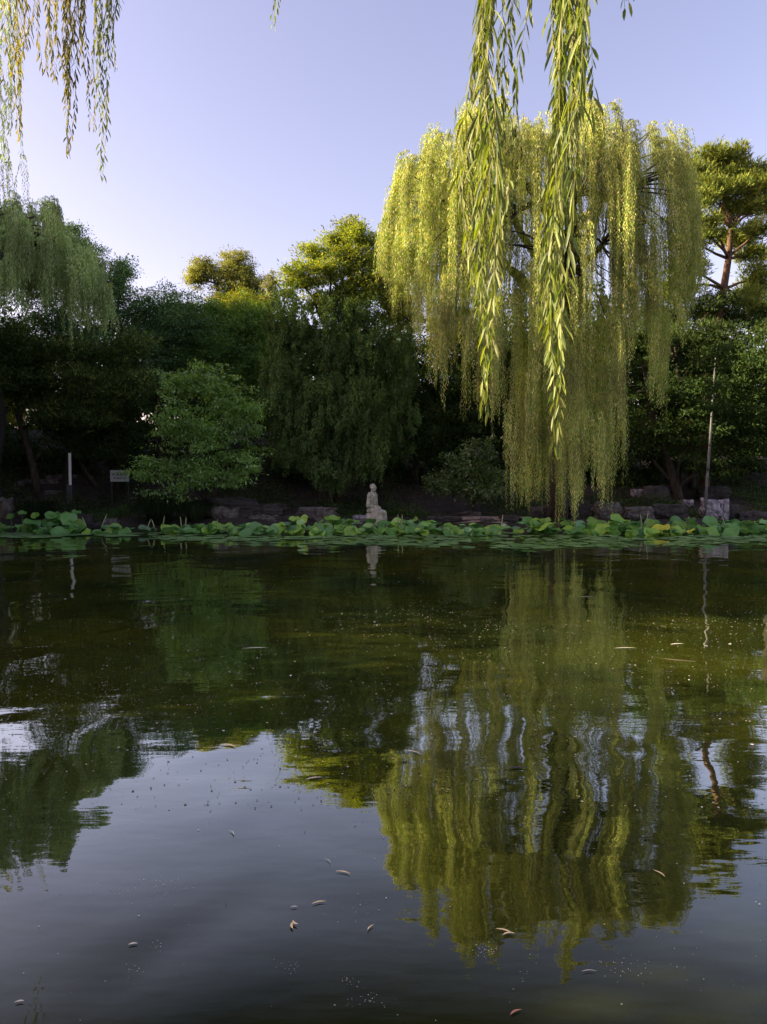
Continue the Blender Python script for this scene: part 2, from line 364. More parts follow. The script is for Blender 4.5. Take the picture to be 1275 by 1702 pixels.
tree('maple_tree', 'light green spreading maple leaning over the water left of the statue', 'tree',
     [(335, 640, 45, 38, 23.2), (290, 650, 26, 30, 23), (375, 665, 50, 40, 23.4), (410, 690, 34, 34, 23.4), (300, 710, 50, 40, 22.9), (350, 730, 70, 36, 23),
      (410, 762, 38, 26, 23), (270, 775, 42, 24, 22.7), (235, 782, 34, 12, 22.6), (330, 785, 60, 26, 22.8), (280, 822, 40, 16, 22.6), (375, 790, 45, 20, 22.9), (278, 622, 9, 20, 23)],
     (355, 23.9), 11, 'maple', L=.115, W=.045, lai=2.9, clump=.34, per=44, droop=.7, flat=.32, r0=.1)
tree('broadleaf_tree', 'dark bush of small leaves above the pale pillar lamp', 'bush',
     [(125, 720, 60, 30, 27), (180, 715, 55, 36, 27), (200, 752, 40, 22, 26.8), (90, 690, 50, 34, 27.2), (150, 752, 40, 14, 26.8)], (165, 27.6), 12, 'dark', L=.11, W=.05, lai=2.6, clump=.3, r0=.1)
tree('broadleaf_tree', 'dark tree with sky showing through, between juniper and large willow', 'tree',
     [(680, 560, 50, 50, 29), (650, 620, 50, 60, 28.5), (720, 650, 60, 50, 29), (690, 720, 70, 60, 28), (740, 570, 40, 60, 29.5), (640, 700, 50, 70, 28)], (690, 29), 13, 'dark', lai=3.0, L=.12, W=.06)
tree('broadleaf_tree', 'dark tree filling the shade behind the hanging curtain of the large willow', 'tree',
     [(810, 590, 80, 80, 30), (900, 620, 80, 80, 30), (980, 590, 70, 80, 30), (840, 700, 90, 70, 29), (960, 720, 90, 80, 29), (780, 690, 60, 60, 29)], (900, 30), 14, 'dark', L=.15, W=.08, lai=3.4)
tree('shrub', 'low dark glossy shrub on the bank right of the statue', 'shrub',
     [(780, 775, 50, 30, 24.6), (738, 800, 34, 24, 24.5), (830, 800, 44, 26, 24.6), (800, 748, 34, 18, 24.8), (790, 815, 70, 20, 24.3)], (785, 25), 15, 'shrub', L=.12, W=.055, lai=3.0, r0=.06, clump=.28)
tree('broadleaf_tree', 'layered dark broadleaf tree with level sunlit sprays behind the leaning pale pole', 'tree',
     [(1060, 570, 50, 36, 26.5), (1120, 590, 60, 34, 26.5), (1190, 570, 60, 36, 26.5), (1250, 600, 50, 44, 26), (1100, 650, 75, 30, 26), (1200, 655, 85, 30, 25.8),
      (1150, 715, 90, 36, 26), (1260, 715, 50, 50, 26), (1050, 730, 60, 50, 27), (1190, 770, 60, 24, 26), (1188, 600, 40, 14, 22.4), (1170, 640, 36, 12, 22.5), (1196, 672, 34, 10, 22.4), (1200, 575, 26, 12, 22.5)], (1130, 27), 16, 'dark', L=.13, W=.055, lai=3.6, flat=.3, clump=.4, r0=.2, nb=10)
tree('pine_tree', 'tall red-barked pine with tufted cloud-like boughs at the right edge', 'tree',
     [(1185, 262, 36, 17, 27.5), (1228, 286, 34, 17, 27.5), (1156, 288, 26, 17, 27.3), (1254, 312, 38, 18, 27), (1190, 312, 44, 17, 27.0), (1236, 342, 40, 15, 27.5), (1160, 334, 34, 16, 26.7), (1285, 340, 34, 18, 27),
      (1160, 365, 32, 15, 26.6), (1264, 378, 34, 14, 27), (1180, 388, 30, 12, 26.6), (1148, 405, 34, 16, 26.8), (1252, 425, 26, 16, 27.8), (1262, 465, 30, 26, 27.8), (1240, 500, 30, 18, 27.6), (1140, 445, 36, 18, 27), (1130, 480, 36, 18, 27), (1215, 265, 30, 20, 27.6), (1206, 300, 60, 22, 28.0), (1170, 315, 30, 22, 27.6), (1270, 300, 30, 30, 28), (1225, 400, 34, 14, 28.2), (1200, 360, 26, 12, 28)],
     None, 17, 'pine', bark='pinebark', trunk_pts=[(12.4, 27.5, gz(12.4, 27.5)), P(1178, 640, 27.5), P(1192, 540, 27.5), P(1203, 480, 27.5), P(1211, 430, 27.5), P(1215, 380, 27.5), P(1206, 335, 27.5), P(1210, 285, 27.5), P(1195, 262, 27.5)],
     L=.17, W=.034, lai=9, clump=.26, per=60, style='needle', flat=.7, r0=.2)
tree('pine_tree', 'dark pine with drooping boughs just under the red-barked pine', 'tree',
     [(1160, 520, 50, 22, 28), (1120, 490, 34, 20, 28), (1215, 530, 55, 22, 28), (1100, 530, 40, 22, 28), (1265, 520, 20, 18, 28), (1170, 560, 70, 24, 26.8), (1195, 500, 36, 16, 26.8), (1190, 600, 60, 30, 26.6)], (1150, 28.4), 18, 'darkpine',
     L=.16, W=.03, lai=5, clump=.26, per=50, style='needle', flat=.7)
tree('broadleaf_tree', 'small tree with sunlit yellow green put into its leaves far behind at the right edge', 'tree',
     [(1240, 495, 26, 24, 42), (1262, 530, 26, 28, 42), (1290, 510, 30, 40, 42)], (1250, 42), 19, 'bright', lai=3)
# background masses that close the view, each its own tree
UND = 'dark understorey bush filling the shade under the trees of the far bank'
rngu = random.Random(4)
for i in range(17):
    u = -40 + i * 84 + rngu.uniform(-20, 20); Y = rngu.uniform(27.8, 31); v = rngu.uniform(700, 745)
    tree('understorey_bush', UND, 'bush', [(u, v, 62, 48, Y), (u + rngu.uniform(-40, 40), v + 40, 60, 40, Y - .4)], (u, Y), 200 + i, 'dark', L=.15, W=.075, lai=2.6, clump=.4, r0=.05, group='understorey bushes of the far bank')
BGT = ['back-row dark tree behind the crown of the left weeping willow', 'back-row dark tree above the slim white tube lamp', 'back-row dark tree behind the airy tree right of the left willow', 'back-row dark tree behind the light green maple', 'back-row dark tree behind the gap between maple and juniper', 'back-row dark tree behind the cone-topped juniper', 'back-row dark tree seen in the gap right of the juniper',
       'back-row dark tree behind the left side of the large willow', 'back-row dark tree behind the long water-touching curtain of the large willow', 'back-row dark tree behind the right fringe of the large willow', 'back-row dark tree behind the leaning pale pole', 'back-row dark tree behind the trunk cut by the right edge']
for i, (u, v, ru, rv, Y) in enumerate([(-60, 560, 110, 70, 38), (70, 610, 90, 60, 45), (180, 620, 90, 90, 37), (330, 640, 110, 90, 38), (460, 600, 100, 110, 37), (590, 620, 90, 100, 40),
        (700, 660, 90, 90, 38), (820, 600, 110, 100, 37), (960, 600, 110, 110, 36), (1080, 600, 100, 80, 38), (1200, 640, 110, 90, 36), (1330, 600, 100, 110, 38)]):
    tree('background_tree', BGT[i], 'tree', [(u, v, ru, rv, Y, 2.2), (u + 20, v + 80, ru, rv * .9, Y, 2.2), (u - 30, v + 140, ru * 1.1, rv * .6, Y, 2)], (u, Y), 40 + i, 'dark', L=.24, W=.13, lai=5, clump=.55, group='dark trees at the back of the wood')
tree('broadleaf_tree', 'tree with sunlit yellow put into its leaves glimpsed through trunks at the left edge', 'tree',
     [(20, 650, 40, 24, 33.5), (40, 700, 50, 20, 33.5), (-20, 690, 40, 40, 33.5)], (10, 33.5), 60, 'bright', lai=1.6, r0=.1)
# trees further along the left bank, just outside the frame: they shade the far shore
CAST = [(-15.6, 9.8, 11.4, 2.6), (-15.9, 13.4, 12.2, 2.7), (-15.8, 17.0, 12.8, 2.8), (-18.0, 18, 13.6, 3.2), (-19.7, 23.5, 14.2, 3.4), (-22, 29, 15.0, 3.6), (-25, 35, 16.0, 3.8), (-28, 41, 17.0, 4.0), (-18.8, 21, 14.2, 3.0), (-20.8, 26.5, 14.2, 3.2), (-23.5, 32, 15.5, 3.4)]
for i, (x, y, h, r) in enumerate(CAST):
    zb = gz(x, y)
    wb = [(Vector((x, y, h - r * .8)), Vector((r * .9, r, r * .9))), (Vector((x, y, h * .55)), Vector((r, r * 1.1, h * .28))), (Vector((x + .3, y - .4, h * .28)), Vector((r, r * 1.05, h * .24)))]
    tree('bank_tree', 'tall leafy tree along the left bank beyond the frame', 'tree', None, (x, y, zb), 80 + i, 'broad', world_blobs=wb, L=.26, W=.14, lai=6, clump=.6, group='trees along the left bank', r0=.2)
NEARC = [(-10.6, 7.9, 3.9, 1.4), (-10.2, 6.0, 4.1, 1.4), (-9.8, 4.1, 4.7, 1.5), (-9.8, 2.2, 5.5, 1.6), (-10, .2, 5.5, 1.6)]
for i, (x, y, h, r) in enumerate(NEARC):
    wb = [(Vector((x, y, h * .62)), Vector((r, r, h * .38))), (Vector((x, y, h * .3)), Vector((r, r, h * .3)))]
    tree('bank_shrub', 'leafy shrub on the near left bank beyond the frame', 'shrub', None, (x, y, gz(x, y)), 100 + i, 'broad', world_blobs=wb, L=.16, W=.08, lai=6, clump=.4, group='shrubs on the near left bank', r0=.08)

# --- trunks at the picture's edges
def trunk_only(u, Y, v_top, r, label, seed, lean=0):
    x = (u - CU) / F * Y; b = Vector((x, Y, gz(x, Y))); rng = random.Random(seed)
    root = thing('old_tree', b, label, 'tree')
    tp = P(u + lean, v_top, Y)
    link('trunk', tube_mesh([(curvy(b - Vector((0, 0, .2)), tp, rng, 8, .03), [r * k for k in (1.45, 1.12, 1, .95, .9, .88, .85, .8, .72)])], 12), M['shadebark'], root)
    bl = [(tp + Vector((0, .3, .6)), Vector((1.5, 1.2, .9))), (tp + Vector((.6, .5, 1.4)), Vector((1.2, 1.1, .9)))]
    link('crown', crown(bl, seed, L=.12, W=.06, lai=2.5), M['dark'], root)
trunk_only(-8, 24.2, 640, .26, 'dark old trunk cut by the left edge of the photo', 120)
trunk_only(1298, 24.0, 620, .34, 'dark broad trunk cut by the right edge of the photo', 121)

# ------------------------------------------------------------------ weeping willows
def interp(tab, x):
    return np.interp(x, [a for a, b in tab], [b for a, b in tab])
def strands(rs, tops, lens, gap=.030, L=.085, W=.019, sway=.035, arch=.25, spread=.02):
    """hanging twigs: each arches over and falls; returns leaf arrays and twig paths"""
    Ps, Ds, Us = [], [], []; tw = []
    for (x, y, z, ox, oy), ln in zip(tops, lens):
        n = max(5, int(ln / gap)); s = np.linspace(0, 1, n) * ln
        ph = rs.rand() * 6.28; f = .5 + rs.rand()
        hx = arch * (1 - np.exp(-s / .35)); dz = -(s - .22 * np.minimum(1, s / .4) + .0 * s)
        px = x + ox * hx + sway * np.sin(s * f + ph) * np.minimum(1, s)
        py = y + oy * hx + sway * np.cos(s * f * .8 + ph) * np.minimum(1, s)
        pz = z + dz + .10 * np.sin(np.minimum(1, s / .5) * math.pi)
        c = np.stack([px, py, pz], 1)
        an = np.arange(n) * 2.4 + rs.rand() * 6; q = np.stack([np.cos(an), np.sin(an), np.zeros(n)], 1)
        Ps.append(c + q * spread * rs.rand(n, 1)); Ds.append(q * (.25 + .35 * rs.rand(n, 1)) + np.array([0, 0, -1]) + .12 * rs.normal(size=(n, 3)))
        Us.append(q + .6 * rs.normal(size=(n, 3))); 
        if ln > 1.0: tw.append(([Vector(c[int(k)]) for k in np.linspace(0, n - 1, 7)], [.0035 - .0004 * k for k in range(7)]))
    P_ = np.concatenate(Ps); n = len(P_)
    return P_, np.concatenate(Ds), np.concatenate(Us), L * (.6 + .7 * rs.rand(n)), W * (.7 + .6 * rs.rand(n)), tw

def willow(label, top_tab, bot_tab, Yc, depth, u0, u1, nlocks, seed, mat, trunk_pts, limb_targets, dens=None, top_drop=.55, per_lock=(4, 10), lmin=1.2, lmax=4.2, r0=.35, lock_r=.16, L=.085, W=.019, ragged=6):
    rs = np.random.RandomState(seed); rng = random.Random(seed)
    base = Vector(trunk_pts[0]); root = thing('weeping_willow', base, label, 'tree')
    tops, lens = [], []; uc = (u0 + u1) / 2; hw = (u1 - u0) / 2
    anchors = []
    k = 0
    while k < nlocks:
        u = rs.uniform(u0, u1)
        if dens is not None and rs.rand() > interp(dens, u): continue
        k += 1
        e = math.sqrt(max(0, 1 - ((u - uc) / hw) ** 2)); dy = rs.uniform(-1, 1)
        Y = Yc + dy * depth * (.25 + .75 * e)
        vt = interp(top_tab, u) + ragged * (.6 + .7 * math.sin(u * .043 + 1) + .6 * math.sin(u * .11 + Y) + .4 * rs.normal()); vb = interp(bot_tab, u) + rs.normal() * 1.3 * ragged
        # the crown is a dome in depth too: front and back edges start lower
        v = vt + (vb - vt) * (rs.rand() ** 1.35) * .78 + (1 - math.sqrt(max(0, 1 - dy * dy))) * 60 * top_drop
        if rs.rand() < .22: v = vt + rs.uniform(0, 14)
        zt = P(u, v, Y).z; zb = P(u, vb, Y).z
        if zt - zb < .5: continue
        ln = min(zt - zb, rs.uniform(lmin, lmax)) 
        c = P(u, v, Y); an = math.atan2(Y - Yc, (u - uc) / F * Y) + rs.normal() * .5
        anchors.append(c)
        for q in range(rs.randint(*per_lock)):
            tops.append((c.x + rs.normal() * lock_r, c.y + rs.normal() * lock_r, c.z + rs.normal() * .12, math.cos(an), math.sin(an)))
            lens.append(max(.3, min(ln * rs.uniform(.55, 1.08), zt - zb + .1)))
    a = strands(rs, tops, lens, L=L, W=W)
    link('foliage', leaf_mesh('foliage', *a[:5]), M[mat], root)
    link('twigs', tube_mesh(a[5], 3), M['twig'], root)
    tp = [Vector(p) for p in trunk_pts]; n = len(tp)
    link('trunk', tube_mesh([(tp, [r0 * (1 - .6 * i / (n - 1)) for i in range(n)])], 10), M['bark'], root)
    lb = []
    for (j, tgt) in limb_targets:
        pts = curvy(tp[j], tgt, rng, 7, .07, .10); lb.append((pts, [r0 * .38 * (1 - .8 * q / 7) for q in range(8)]))
        near = sorted(anchors, key=lambda c: (c - Vector(tgt)).length)[:16]
        for c in near[::2]:
            lb.append((curvy(pts[4], c, rng, 5, .06, .08), [.035 * (1 - .75 * q / 5) for q in range(6)]))
    link('limbs', tube_mesh(lb, 6), M['bark'], root)
    return root
TOP = [(636, 375), (655, 350), (666, 290), (690, 250), (715, 238), (735, 200), (790, 180), (850, 178), (900, 190), (985, 160), (1030, 180), (1075, 190), (1092, 235), (1138, 240), (1155, 330)]
BOT = [(636, 420), (655, 455), (675, 500), (700, 520), (725, 590), (745, 640), (765, 590), (800, 665), (845, 680), (858, 800), (866, 855), (915, 868), (935, 840), (970, 862), (1000, 845), (1022, 780), (1030, 600), (1070, 560), (1088, 670), (1112, 650), (1120, 520), (1155, 500)]
tb = Vector((5.6, 22.9, gz(5.6, 22.9)))
lt = [P(700, 330, 19.2), P(760, 260, 19.8), P(830, 230, 19), P(900, 240, 20.5), P(985, 215, 19.5), P(1060, 240, 20), P(1120, 290, 20), P(780, 400, 17.5), P(900, 380, 17.2), P(1040, 380, 17.6), P(950, 470, 18.5), P(1090, 380, 19), P(700, 400, 20.5)]
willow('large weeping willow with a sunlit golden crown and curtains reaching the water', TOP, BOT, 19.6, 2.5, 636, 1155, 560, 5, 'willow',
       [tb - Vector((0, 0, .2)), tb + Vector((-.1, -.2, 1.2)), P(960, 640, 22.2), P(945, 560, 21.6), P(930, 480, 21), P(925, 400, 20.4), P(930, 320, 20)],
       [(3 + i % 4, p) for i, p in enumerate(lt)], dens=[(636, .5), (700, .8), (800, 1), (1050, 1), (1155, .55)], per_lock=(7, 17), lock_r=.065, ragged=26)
# extra low curtains on the same tree are separate calls inside one thing
def curtain(root, spec, seed, mat, Yr, n, L=.085, W=.019):
    rs = np.random.RandomState(seed); tops, lens = [], []
    for _ in range(n):
        i = rs.choice(len(spec), p=np.array([s[4] for s in spec]) / sum(s[4] for s in spec)); u0, u1, vt, vb, w = spec[i]
        u = rs.uniform(u0, u1); Y = rs.uniform(*Yr); v = vt + rs.rand() * (vb - vt) * .55; c = P(u, v, Y)
        zb = P(u, vb + rs.uniform(-28, 6), Y).z; ln = min(c.z - zb, rs.uniform(2.2, 5.0))
        for q in range(rs.randint(3, 7)):
            tops.append((c.x + rs.normal() * .045, c.y + rs.normal() * .045, c.z, rs.normal() * .4, rs.normal() * .4)); lens.append(ln * rs.uniform(.7, 1.0))
    a = strands(rs, tops, lens, L=L, W=W)
    o = link('hanging_curtain', leaf_mesh('hanging_curtain', *a[:5]), M[mat], root)
    return o
WR = [o for o in COL.objects if o.name.startswith('weeping_willow')][0]
curtain(WR, [(868, 914, 560, 872, 3.2), (930, 945, 560, 850, .7), (962, 978, 560, 865, 1.0), (992, 1018, 540, 835, 1.3), (722, 745, 430, 600, .9), (790, 830, 480, 600, .8), (1085, 1110, 420, 665, .8), (860, 1015, 480, 700, 1.8)], 6, 'willow', (19.8, 21.4), 130)

TOPL = [(-120, 270), (-40, 300), (0, 318), (50, 328), (85, 350), (110, 375), (140, 400), (160, 430), (178, 475)]
BOTL = [(-120, 560), (0, 520), (20, 528), (60, 520), (90, 500), (120, 520), (150, 520), (178, 545)]
lb0 = Vector((-13.8, 23.2, gz(-13.8, 23.2)))
willow('grey green weeping willow crown entering at the left edge', TOPL, BOTL, 20.5, 2.0, -120, 180, 300, 8, 'willow_grey',
       [lb0 - Vector((0, 0, .2)), lb0 + Vector((0, 0, 2)), P(-90, 560, 22.5), P(-80, 480, 21.8), P(-60, 420, 21.2), P(-40, 370, 20.6)],
       [(3, P(30, 370, 20.5)), (4, P(90, 400, 20)), (4, P(140, 440, 20.5)), (3, P(-60, 360, 20)), (4, P(20, 440, 19.5))], top_drop=.5, lmin=.9, lmax=2.8, per_lock=(8, 16), lock_r=.06, ragged=15, W=.024)
WL = [o for o in COL.objects if o.name.startswith('weeping_willow')][1]
curtain(WL, [(-20, 30, 400, 528, 1.2), (35, 60, 400, 530, .8), (60, 100, 420, 505, .7), (130, 178, 420, 545, 1), (-60, 50, 230, 420, .9)], 9, 'willow', (20.2, 22), 60)  # yellower leaf colour stands for sunlight on these strands
# ------------------------------------------------------------------ the willow overhead, in front of the camera
nb = Vector((2.6, -3.2, gz(2.6, -3.2)))
NW = thing('weeping_willow', nb, 'nearest willow, its long leafy branches dangling in front of the sky from above', 'tree')
tp = [nb - Vector((0, 0, .2)), nb + Vector((-.1, .1, 1.5)), nb + Vector((-.3, .5, 3.2)), nb + Vector((-.6, 1.4, 5.0)), nb + Vector((-.9, 2.6, 6.6))]
link('trunk', tube_mesh([(tp, [.42, .34, .3, .24, .16])], 12), M['bark'], NW)
rngw = random.Random(3)
limbs = [([tp[3], Vector((1.5, .6, 6.2)), Vector((.9, 2.2, 6.0)), Vector((.6, 3.0, 5.2))], [.12, .08, .05, .02]),
         ([tp[4], Vector((-.5, 1.8, 8.2)), Vector((-2.0, 4.2, 8.6)), Vector((-3.0, 5.8, 7.6))], [.12, .08, .05, .02]),
         ([tp[4], Vector((-.2, 2.0, 7.6)), Vector((-1.0, 3.6, 7.2)), Vector((-.9, 4.6, 6.2))], [.08, .05, .03, .015])]
link('limbs', tube_mesh(limbs, 8), M['bark'], NW)
def hanging(axis_px, Y, z_top, ntw, seed, mat, width, L, W, gap, name='hanging_branch', ydep=.12):
    """a bundle of twigs following the axis (u, v) points, topmost point carried up out of frame"""
    rs = np.random.RandomState(seed); Ps, Ds, Us, Ls, Ws = [], [], [], [], []; tw = []
    ax = [P(u, v, Y) for u, v in axis_px]; vtab = [a.z for a in ax]; xt = [a.x for a in ax]
    ztop = z_top; zb = vtab[-1]
    for k in range(ntw):
        off = rs.normal() * width * .4; offy = rs.normal() * ydep
        # staggered ends: the first twigs reach the very bottom
        frac = 1.0 if k < 2 else rs.uniform(.25, .97); z0 = ztop if k < 4 else rs.uniform(zb + (ztop - zb) * .35, ztop)
        z1 = z0 + 0 if False else ztop - (ztop - zb) * frac
        if z0 - z1 < .35: z1 = max(zb, z0 - rs.uniform(.35, .8))
        if z1 >= z0: continue
        n = max(8, int((z0 - z1) / gap)); z = np.linspace(z0, z1, n); ph = rs.rand() * 6
        tt = (z0 - z) / (z0 - z1)
        x = np.interp(-z, [-a for a in vtab], xt) + off * (np.sin(np.pi * np.clip(tt * .85 + .08, 0, 1))) * 1.15 + .012 * np.sin(z * 7 + ph)
        y = Y + offy * np.sin(np.pi * np.clip(tt * .85 + .08, 0, 1)) + .012 * np.cos(z * 6 + ph)
        c = np.stack([x, y, z], 1)
        side = np.where(np.arange(n) % 2 == 0, 1, -1); an0 = rs.rand() * 3.14
        an = an0 + np.where(side > 0, 0, math.pi) + rs.normal(size=n) * .55 + np.arange(n) * .13
        q = np.stack([np.cos(an), np.sin(an), np.zeros(n)], 1)
        Ps.append(c); Ds.append(q * (.12 + .48 * rs.rand(n, 1)) + np.array([0, 0, -.95]) + .12 * rs.normal(size=(n, 3)))
        Us.append(q * .6 + .8 * rs.normal(size=(n, 3)) + np.array([0, 0, .2]))
        tip = np.clip(1.15 - .5 * tt ** 3, .5, 1.2)
        Ls.append(L * (.6 + .65 * rs.rand(n)) * tip); Ws.append(W * (.7 + .55 * rs.rand(n)))
        tw.append(([Vector(c[int(i)]) for i in np.linspace(0, n - 1, 12)], [max(.0007, .0022 * (1 - .8 * i / 11)) * (L / .1) for i in range(12)]))
    tops = max(z0 for z0 in [ztop])
    hb = link(name, tube_mesh(tw, 5), M['twig'], NW)
    lv = leaf_mesh('leaves', np.concatenate(Ps), np.concatenate(Ds), np.concatenate(Us), np.concatenate(Ls), np.concatenate(Ws), bend=True)
    lo = bpy.data.objects.new('leaves', lv); COL.objects.link(lo); lv.materials.append(M[mat]); lo.parent = hb
    return hb
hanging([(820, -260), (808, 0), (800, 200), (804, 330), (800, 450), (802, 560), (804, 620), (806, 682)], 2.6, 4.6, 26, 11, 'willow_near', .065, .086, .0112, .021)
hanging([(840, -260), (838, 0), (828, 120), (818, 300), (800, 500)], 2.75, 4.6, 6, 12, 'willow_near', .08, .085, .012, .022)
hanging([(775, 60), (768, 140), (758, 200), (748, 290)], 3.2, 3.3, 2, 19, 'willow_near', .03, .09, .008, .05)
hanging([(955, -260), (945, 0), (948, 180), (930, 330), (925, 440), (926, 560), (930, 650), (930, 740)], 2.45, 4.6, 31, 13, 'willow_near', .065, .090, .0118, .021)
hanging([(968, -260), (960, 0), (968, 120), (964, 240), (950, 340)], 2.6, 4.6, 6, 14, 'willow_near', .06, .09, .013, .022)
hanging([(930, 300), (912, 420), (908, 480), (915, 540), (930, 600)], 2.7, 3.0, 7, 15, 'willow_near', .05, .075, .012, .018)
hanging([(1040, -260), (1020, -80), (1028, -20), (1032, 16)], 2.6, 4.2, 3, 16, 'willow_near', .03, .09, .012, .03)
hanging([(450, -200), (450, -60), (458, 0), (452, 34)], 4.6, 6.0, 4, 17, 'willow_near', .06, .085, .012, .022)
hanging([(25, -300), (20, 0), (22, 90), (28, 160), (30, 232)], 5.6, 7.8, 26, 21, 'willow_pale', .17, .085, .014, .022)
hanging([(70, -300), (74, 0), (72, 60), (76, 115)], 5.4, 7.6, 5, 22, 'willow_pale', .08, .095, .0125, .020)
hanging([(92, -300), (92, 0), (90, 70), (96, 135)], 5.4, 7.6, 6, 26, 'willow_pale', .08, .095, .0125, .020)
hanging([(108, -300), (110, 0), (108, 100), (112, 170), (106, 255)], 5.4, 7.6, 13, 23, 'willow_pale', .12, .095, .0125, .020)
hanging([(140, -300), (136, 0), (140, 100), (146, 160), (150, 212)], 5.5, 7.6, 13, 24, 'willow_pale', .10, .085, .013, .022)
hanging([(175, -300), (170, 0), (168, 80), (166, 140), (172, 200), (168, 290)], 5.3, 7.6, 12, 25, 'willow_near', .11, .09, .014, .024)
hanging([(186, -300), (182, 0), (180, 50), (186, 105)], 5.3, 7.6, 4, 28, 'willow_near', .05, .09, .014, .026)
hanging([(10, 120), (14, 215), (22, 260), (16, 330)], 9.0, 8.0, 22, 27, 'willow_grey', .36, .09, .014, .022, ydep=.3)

# ------------------------------------------------------------------ rocks
def rock(u, v0, v1, w, Y, label, seed, mat='rock', group=None, layered=False, cat='rock'):
    """a boulder whose silhouette spans w px wide and rows v0..v1"""
    if v1 < 842: Y = ground_y(u, v1 + 2)
    k = Y / F; c = P(u, (v0 + v1) / 2, Y); rx = w / 2 * k; rz = (v1 - v0) / 2 * k; ry = max(.2, .7 * (rx + rz) / 2)
    gzv = gz(c.x, c.y); lowest = min(c.z - rz, gzv - .06)
    top = c.z + rz; rz = (top - lowest) / 2; cz = (top + lowest) / 2
    bm = bmesh.new(); bmesh.ops.create_icosphere(bm, subdivisions=5, radius=1)
    off = Vector((seed * 3.1, seed * 1.7, seed))
    for vt in bm.verts:
        p = vt.co.copy(); q = Vector((max(-.72, min(.72, p.x)), max(-.72, min(.72, p.y)), max(-.74, min(.74, p.z)))) * 1.25
        d = .34 * noise.noise(p * 1.5 + off) - .30 * abs(noise.noise(p * 2.9 + off)) + .12 * abs(noise.noise(p * 7 + off)) + .05 * noise.noise(p * 15 + off)
        q = q * (1 + d)
        if layered: q.x *= 1 + .10 * noise.noise(Vector((0, seed, q.z * 6))); q.y *= 1 + .10 * noise.noise(Vector((0, seed, q.z * 6)))
        vt.co = Vector((q.x * rx, q.y * ry, q.z * rz))
    me = bpy.data.meshes.new('rock'); bm.to_mesh(me); bm.free(); smooth(me)
    o = link('rock', me, M[mat]); o.location = (c.x, c.y, cz)
    tag(o, label, cat, group); return o
rock(386, 828, 842, 88, 23.4, 'long dark slab capping the rock wall left of the statue', 1, 'darkrock', layered=True)
rock(375, 843, 874, 46, 23.0, 'blocky grey rock at the left end of the bank wall below the slab', 2, 'rock')
rock(405, 846, 872, 36, 23.05, 'brownish grey rock beside the blocky one in the bank wall', 3, 'darkrock')
rock(440, 838, 856, 70, 23.3, 'wide flat dark rock lying on the wall behind the lotus', 4, 'darkrock', layered=True)
rock(437, 856, 878, 50, 22.9, 'mottled grey boulder at the foot of the bank wall', 5, 'rock')
rock(470, 858, 874, 26, 23.0, 'small dark boulder at the right foot of the bank wall', 6, 'darkrock')
rock(528, 843, 850, 70, 23.2, 'thin flat stone slab lying on the bank left of the statue', 7, 'rock', layered=True)
rock(540, 852, 866, 34, 22.8, 'grey rounded stone just behind the tall lotus left of the statue', 8, 'rock')
rock(600, 856, 872, 28, 22.9, 'white speckled rock at the left foot of the statue', 9, 'palerock')
rock(186, 862, 880, 22, 22.5, 'small square grey stone at the waterline under the notice board', 10, 'rock')
rock(140, 855, 880, 30, 22.8, 'low mossy rock among leaves right of the left lotus clump', 11, 'darkrock')
rock(160, 868, 882, 34, 22.6, 'flat mossy rock beside the small square stone', 12, 'darkrock')
rock(8, 828, 846, 26, 23.2, 'grey boulder at the far left edge of the bank', 13, 'rock')
rock(33, 800, 807, 14, 24, 'pale flat stepping stone, upper one on the left bank', 14, 'rock', layered=True)
rock(20, 811, 815, 26, 23.8, 'long pale flat stone left of the stone steps', 15, 'rock', layered=True)
rock(740, 858, 868, 60, 23, 'low ledge of dark stone right of the statue', 16, 'darkrock', layered=True)
rock(780, 850, 858, 40, 23.4, 'thin dark ledge higher on the bank below the glossy shrub', 17, 'darkrock', layered=True)
rock(808, 860, 868, 24, 22.9, 'small grey stone on the sandy patch below the glossy shrub', 18, 'rock')
rock(845, 856, 870, 36, 23, 'grey rock left of the hanging willow curtain', 19, 'darkrock')
rock(1008, 834, 864, 44, 22.7, 'rough grey boulder under the right fringe of the large willow', 20, 'rock')
rock(1059, 813, 824, 18, 23.8, 'small pale stone perched alone above the right ledge', 21, 'palerock')
rock(1062, 842, 858, 52, 23, 'brownish mottled rock in the right bank ledge', 22, 'rock', layered=True)
rock(1112, 838, 858, 60, 23.1, 'layered dark rock between the mottled ledge and the pole', 23, 'darkrock', layered=True)
rock(1142, 830, 838, 19, 23.4, 'small pale flat stone on top of the layered dark rock', 24, 'palerock')
rock(1088, 808, 838, 46, 24.2, 'tall dark stacked rock at the back of the right ledge', 25, 'darkrock', layered=True)
rock(1181, 829, 859, 32, 23.0, 'large pale pitted stone right behind the leaning pole', 26, 'palerock')
rock(1201, 830, 859, 16, 23.1, 'narrow pale pitted stone right of the large one by the pole', 27, 'palerock')
rock(1186, 808, 830, 48, 23.7, 'dark rounded boulder above the pale pitted stones', 28, 'darkrock')
rock(1214, 838, 850, 22, 23.4, 'small brown stone at the right end of the pitted stones', 29, 'darkrock')
rock(965, 840, 868, 40, 23, 'dark boulder hidden behind the hanging willow strands', 30, 'darkrock')
rock(905, 842, 868, 50, 23.2, 'dark wide boulder behind the thick willow curtain', 31, 'darkrock')
rock(1250, 850, 866, 50, 23.2, 'low dark rock near the right edge behind the lotus', 32, 'darkrock')
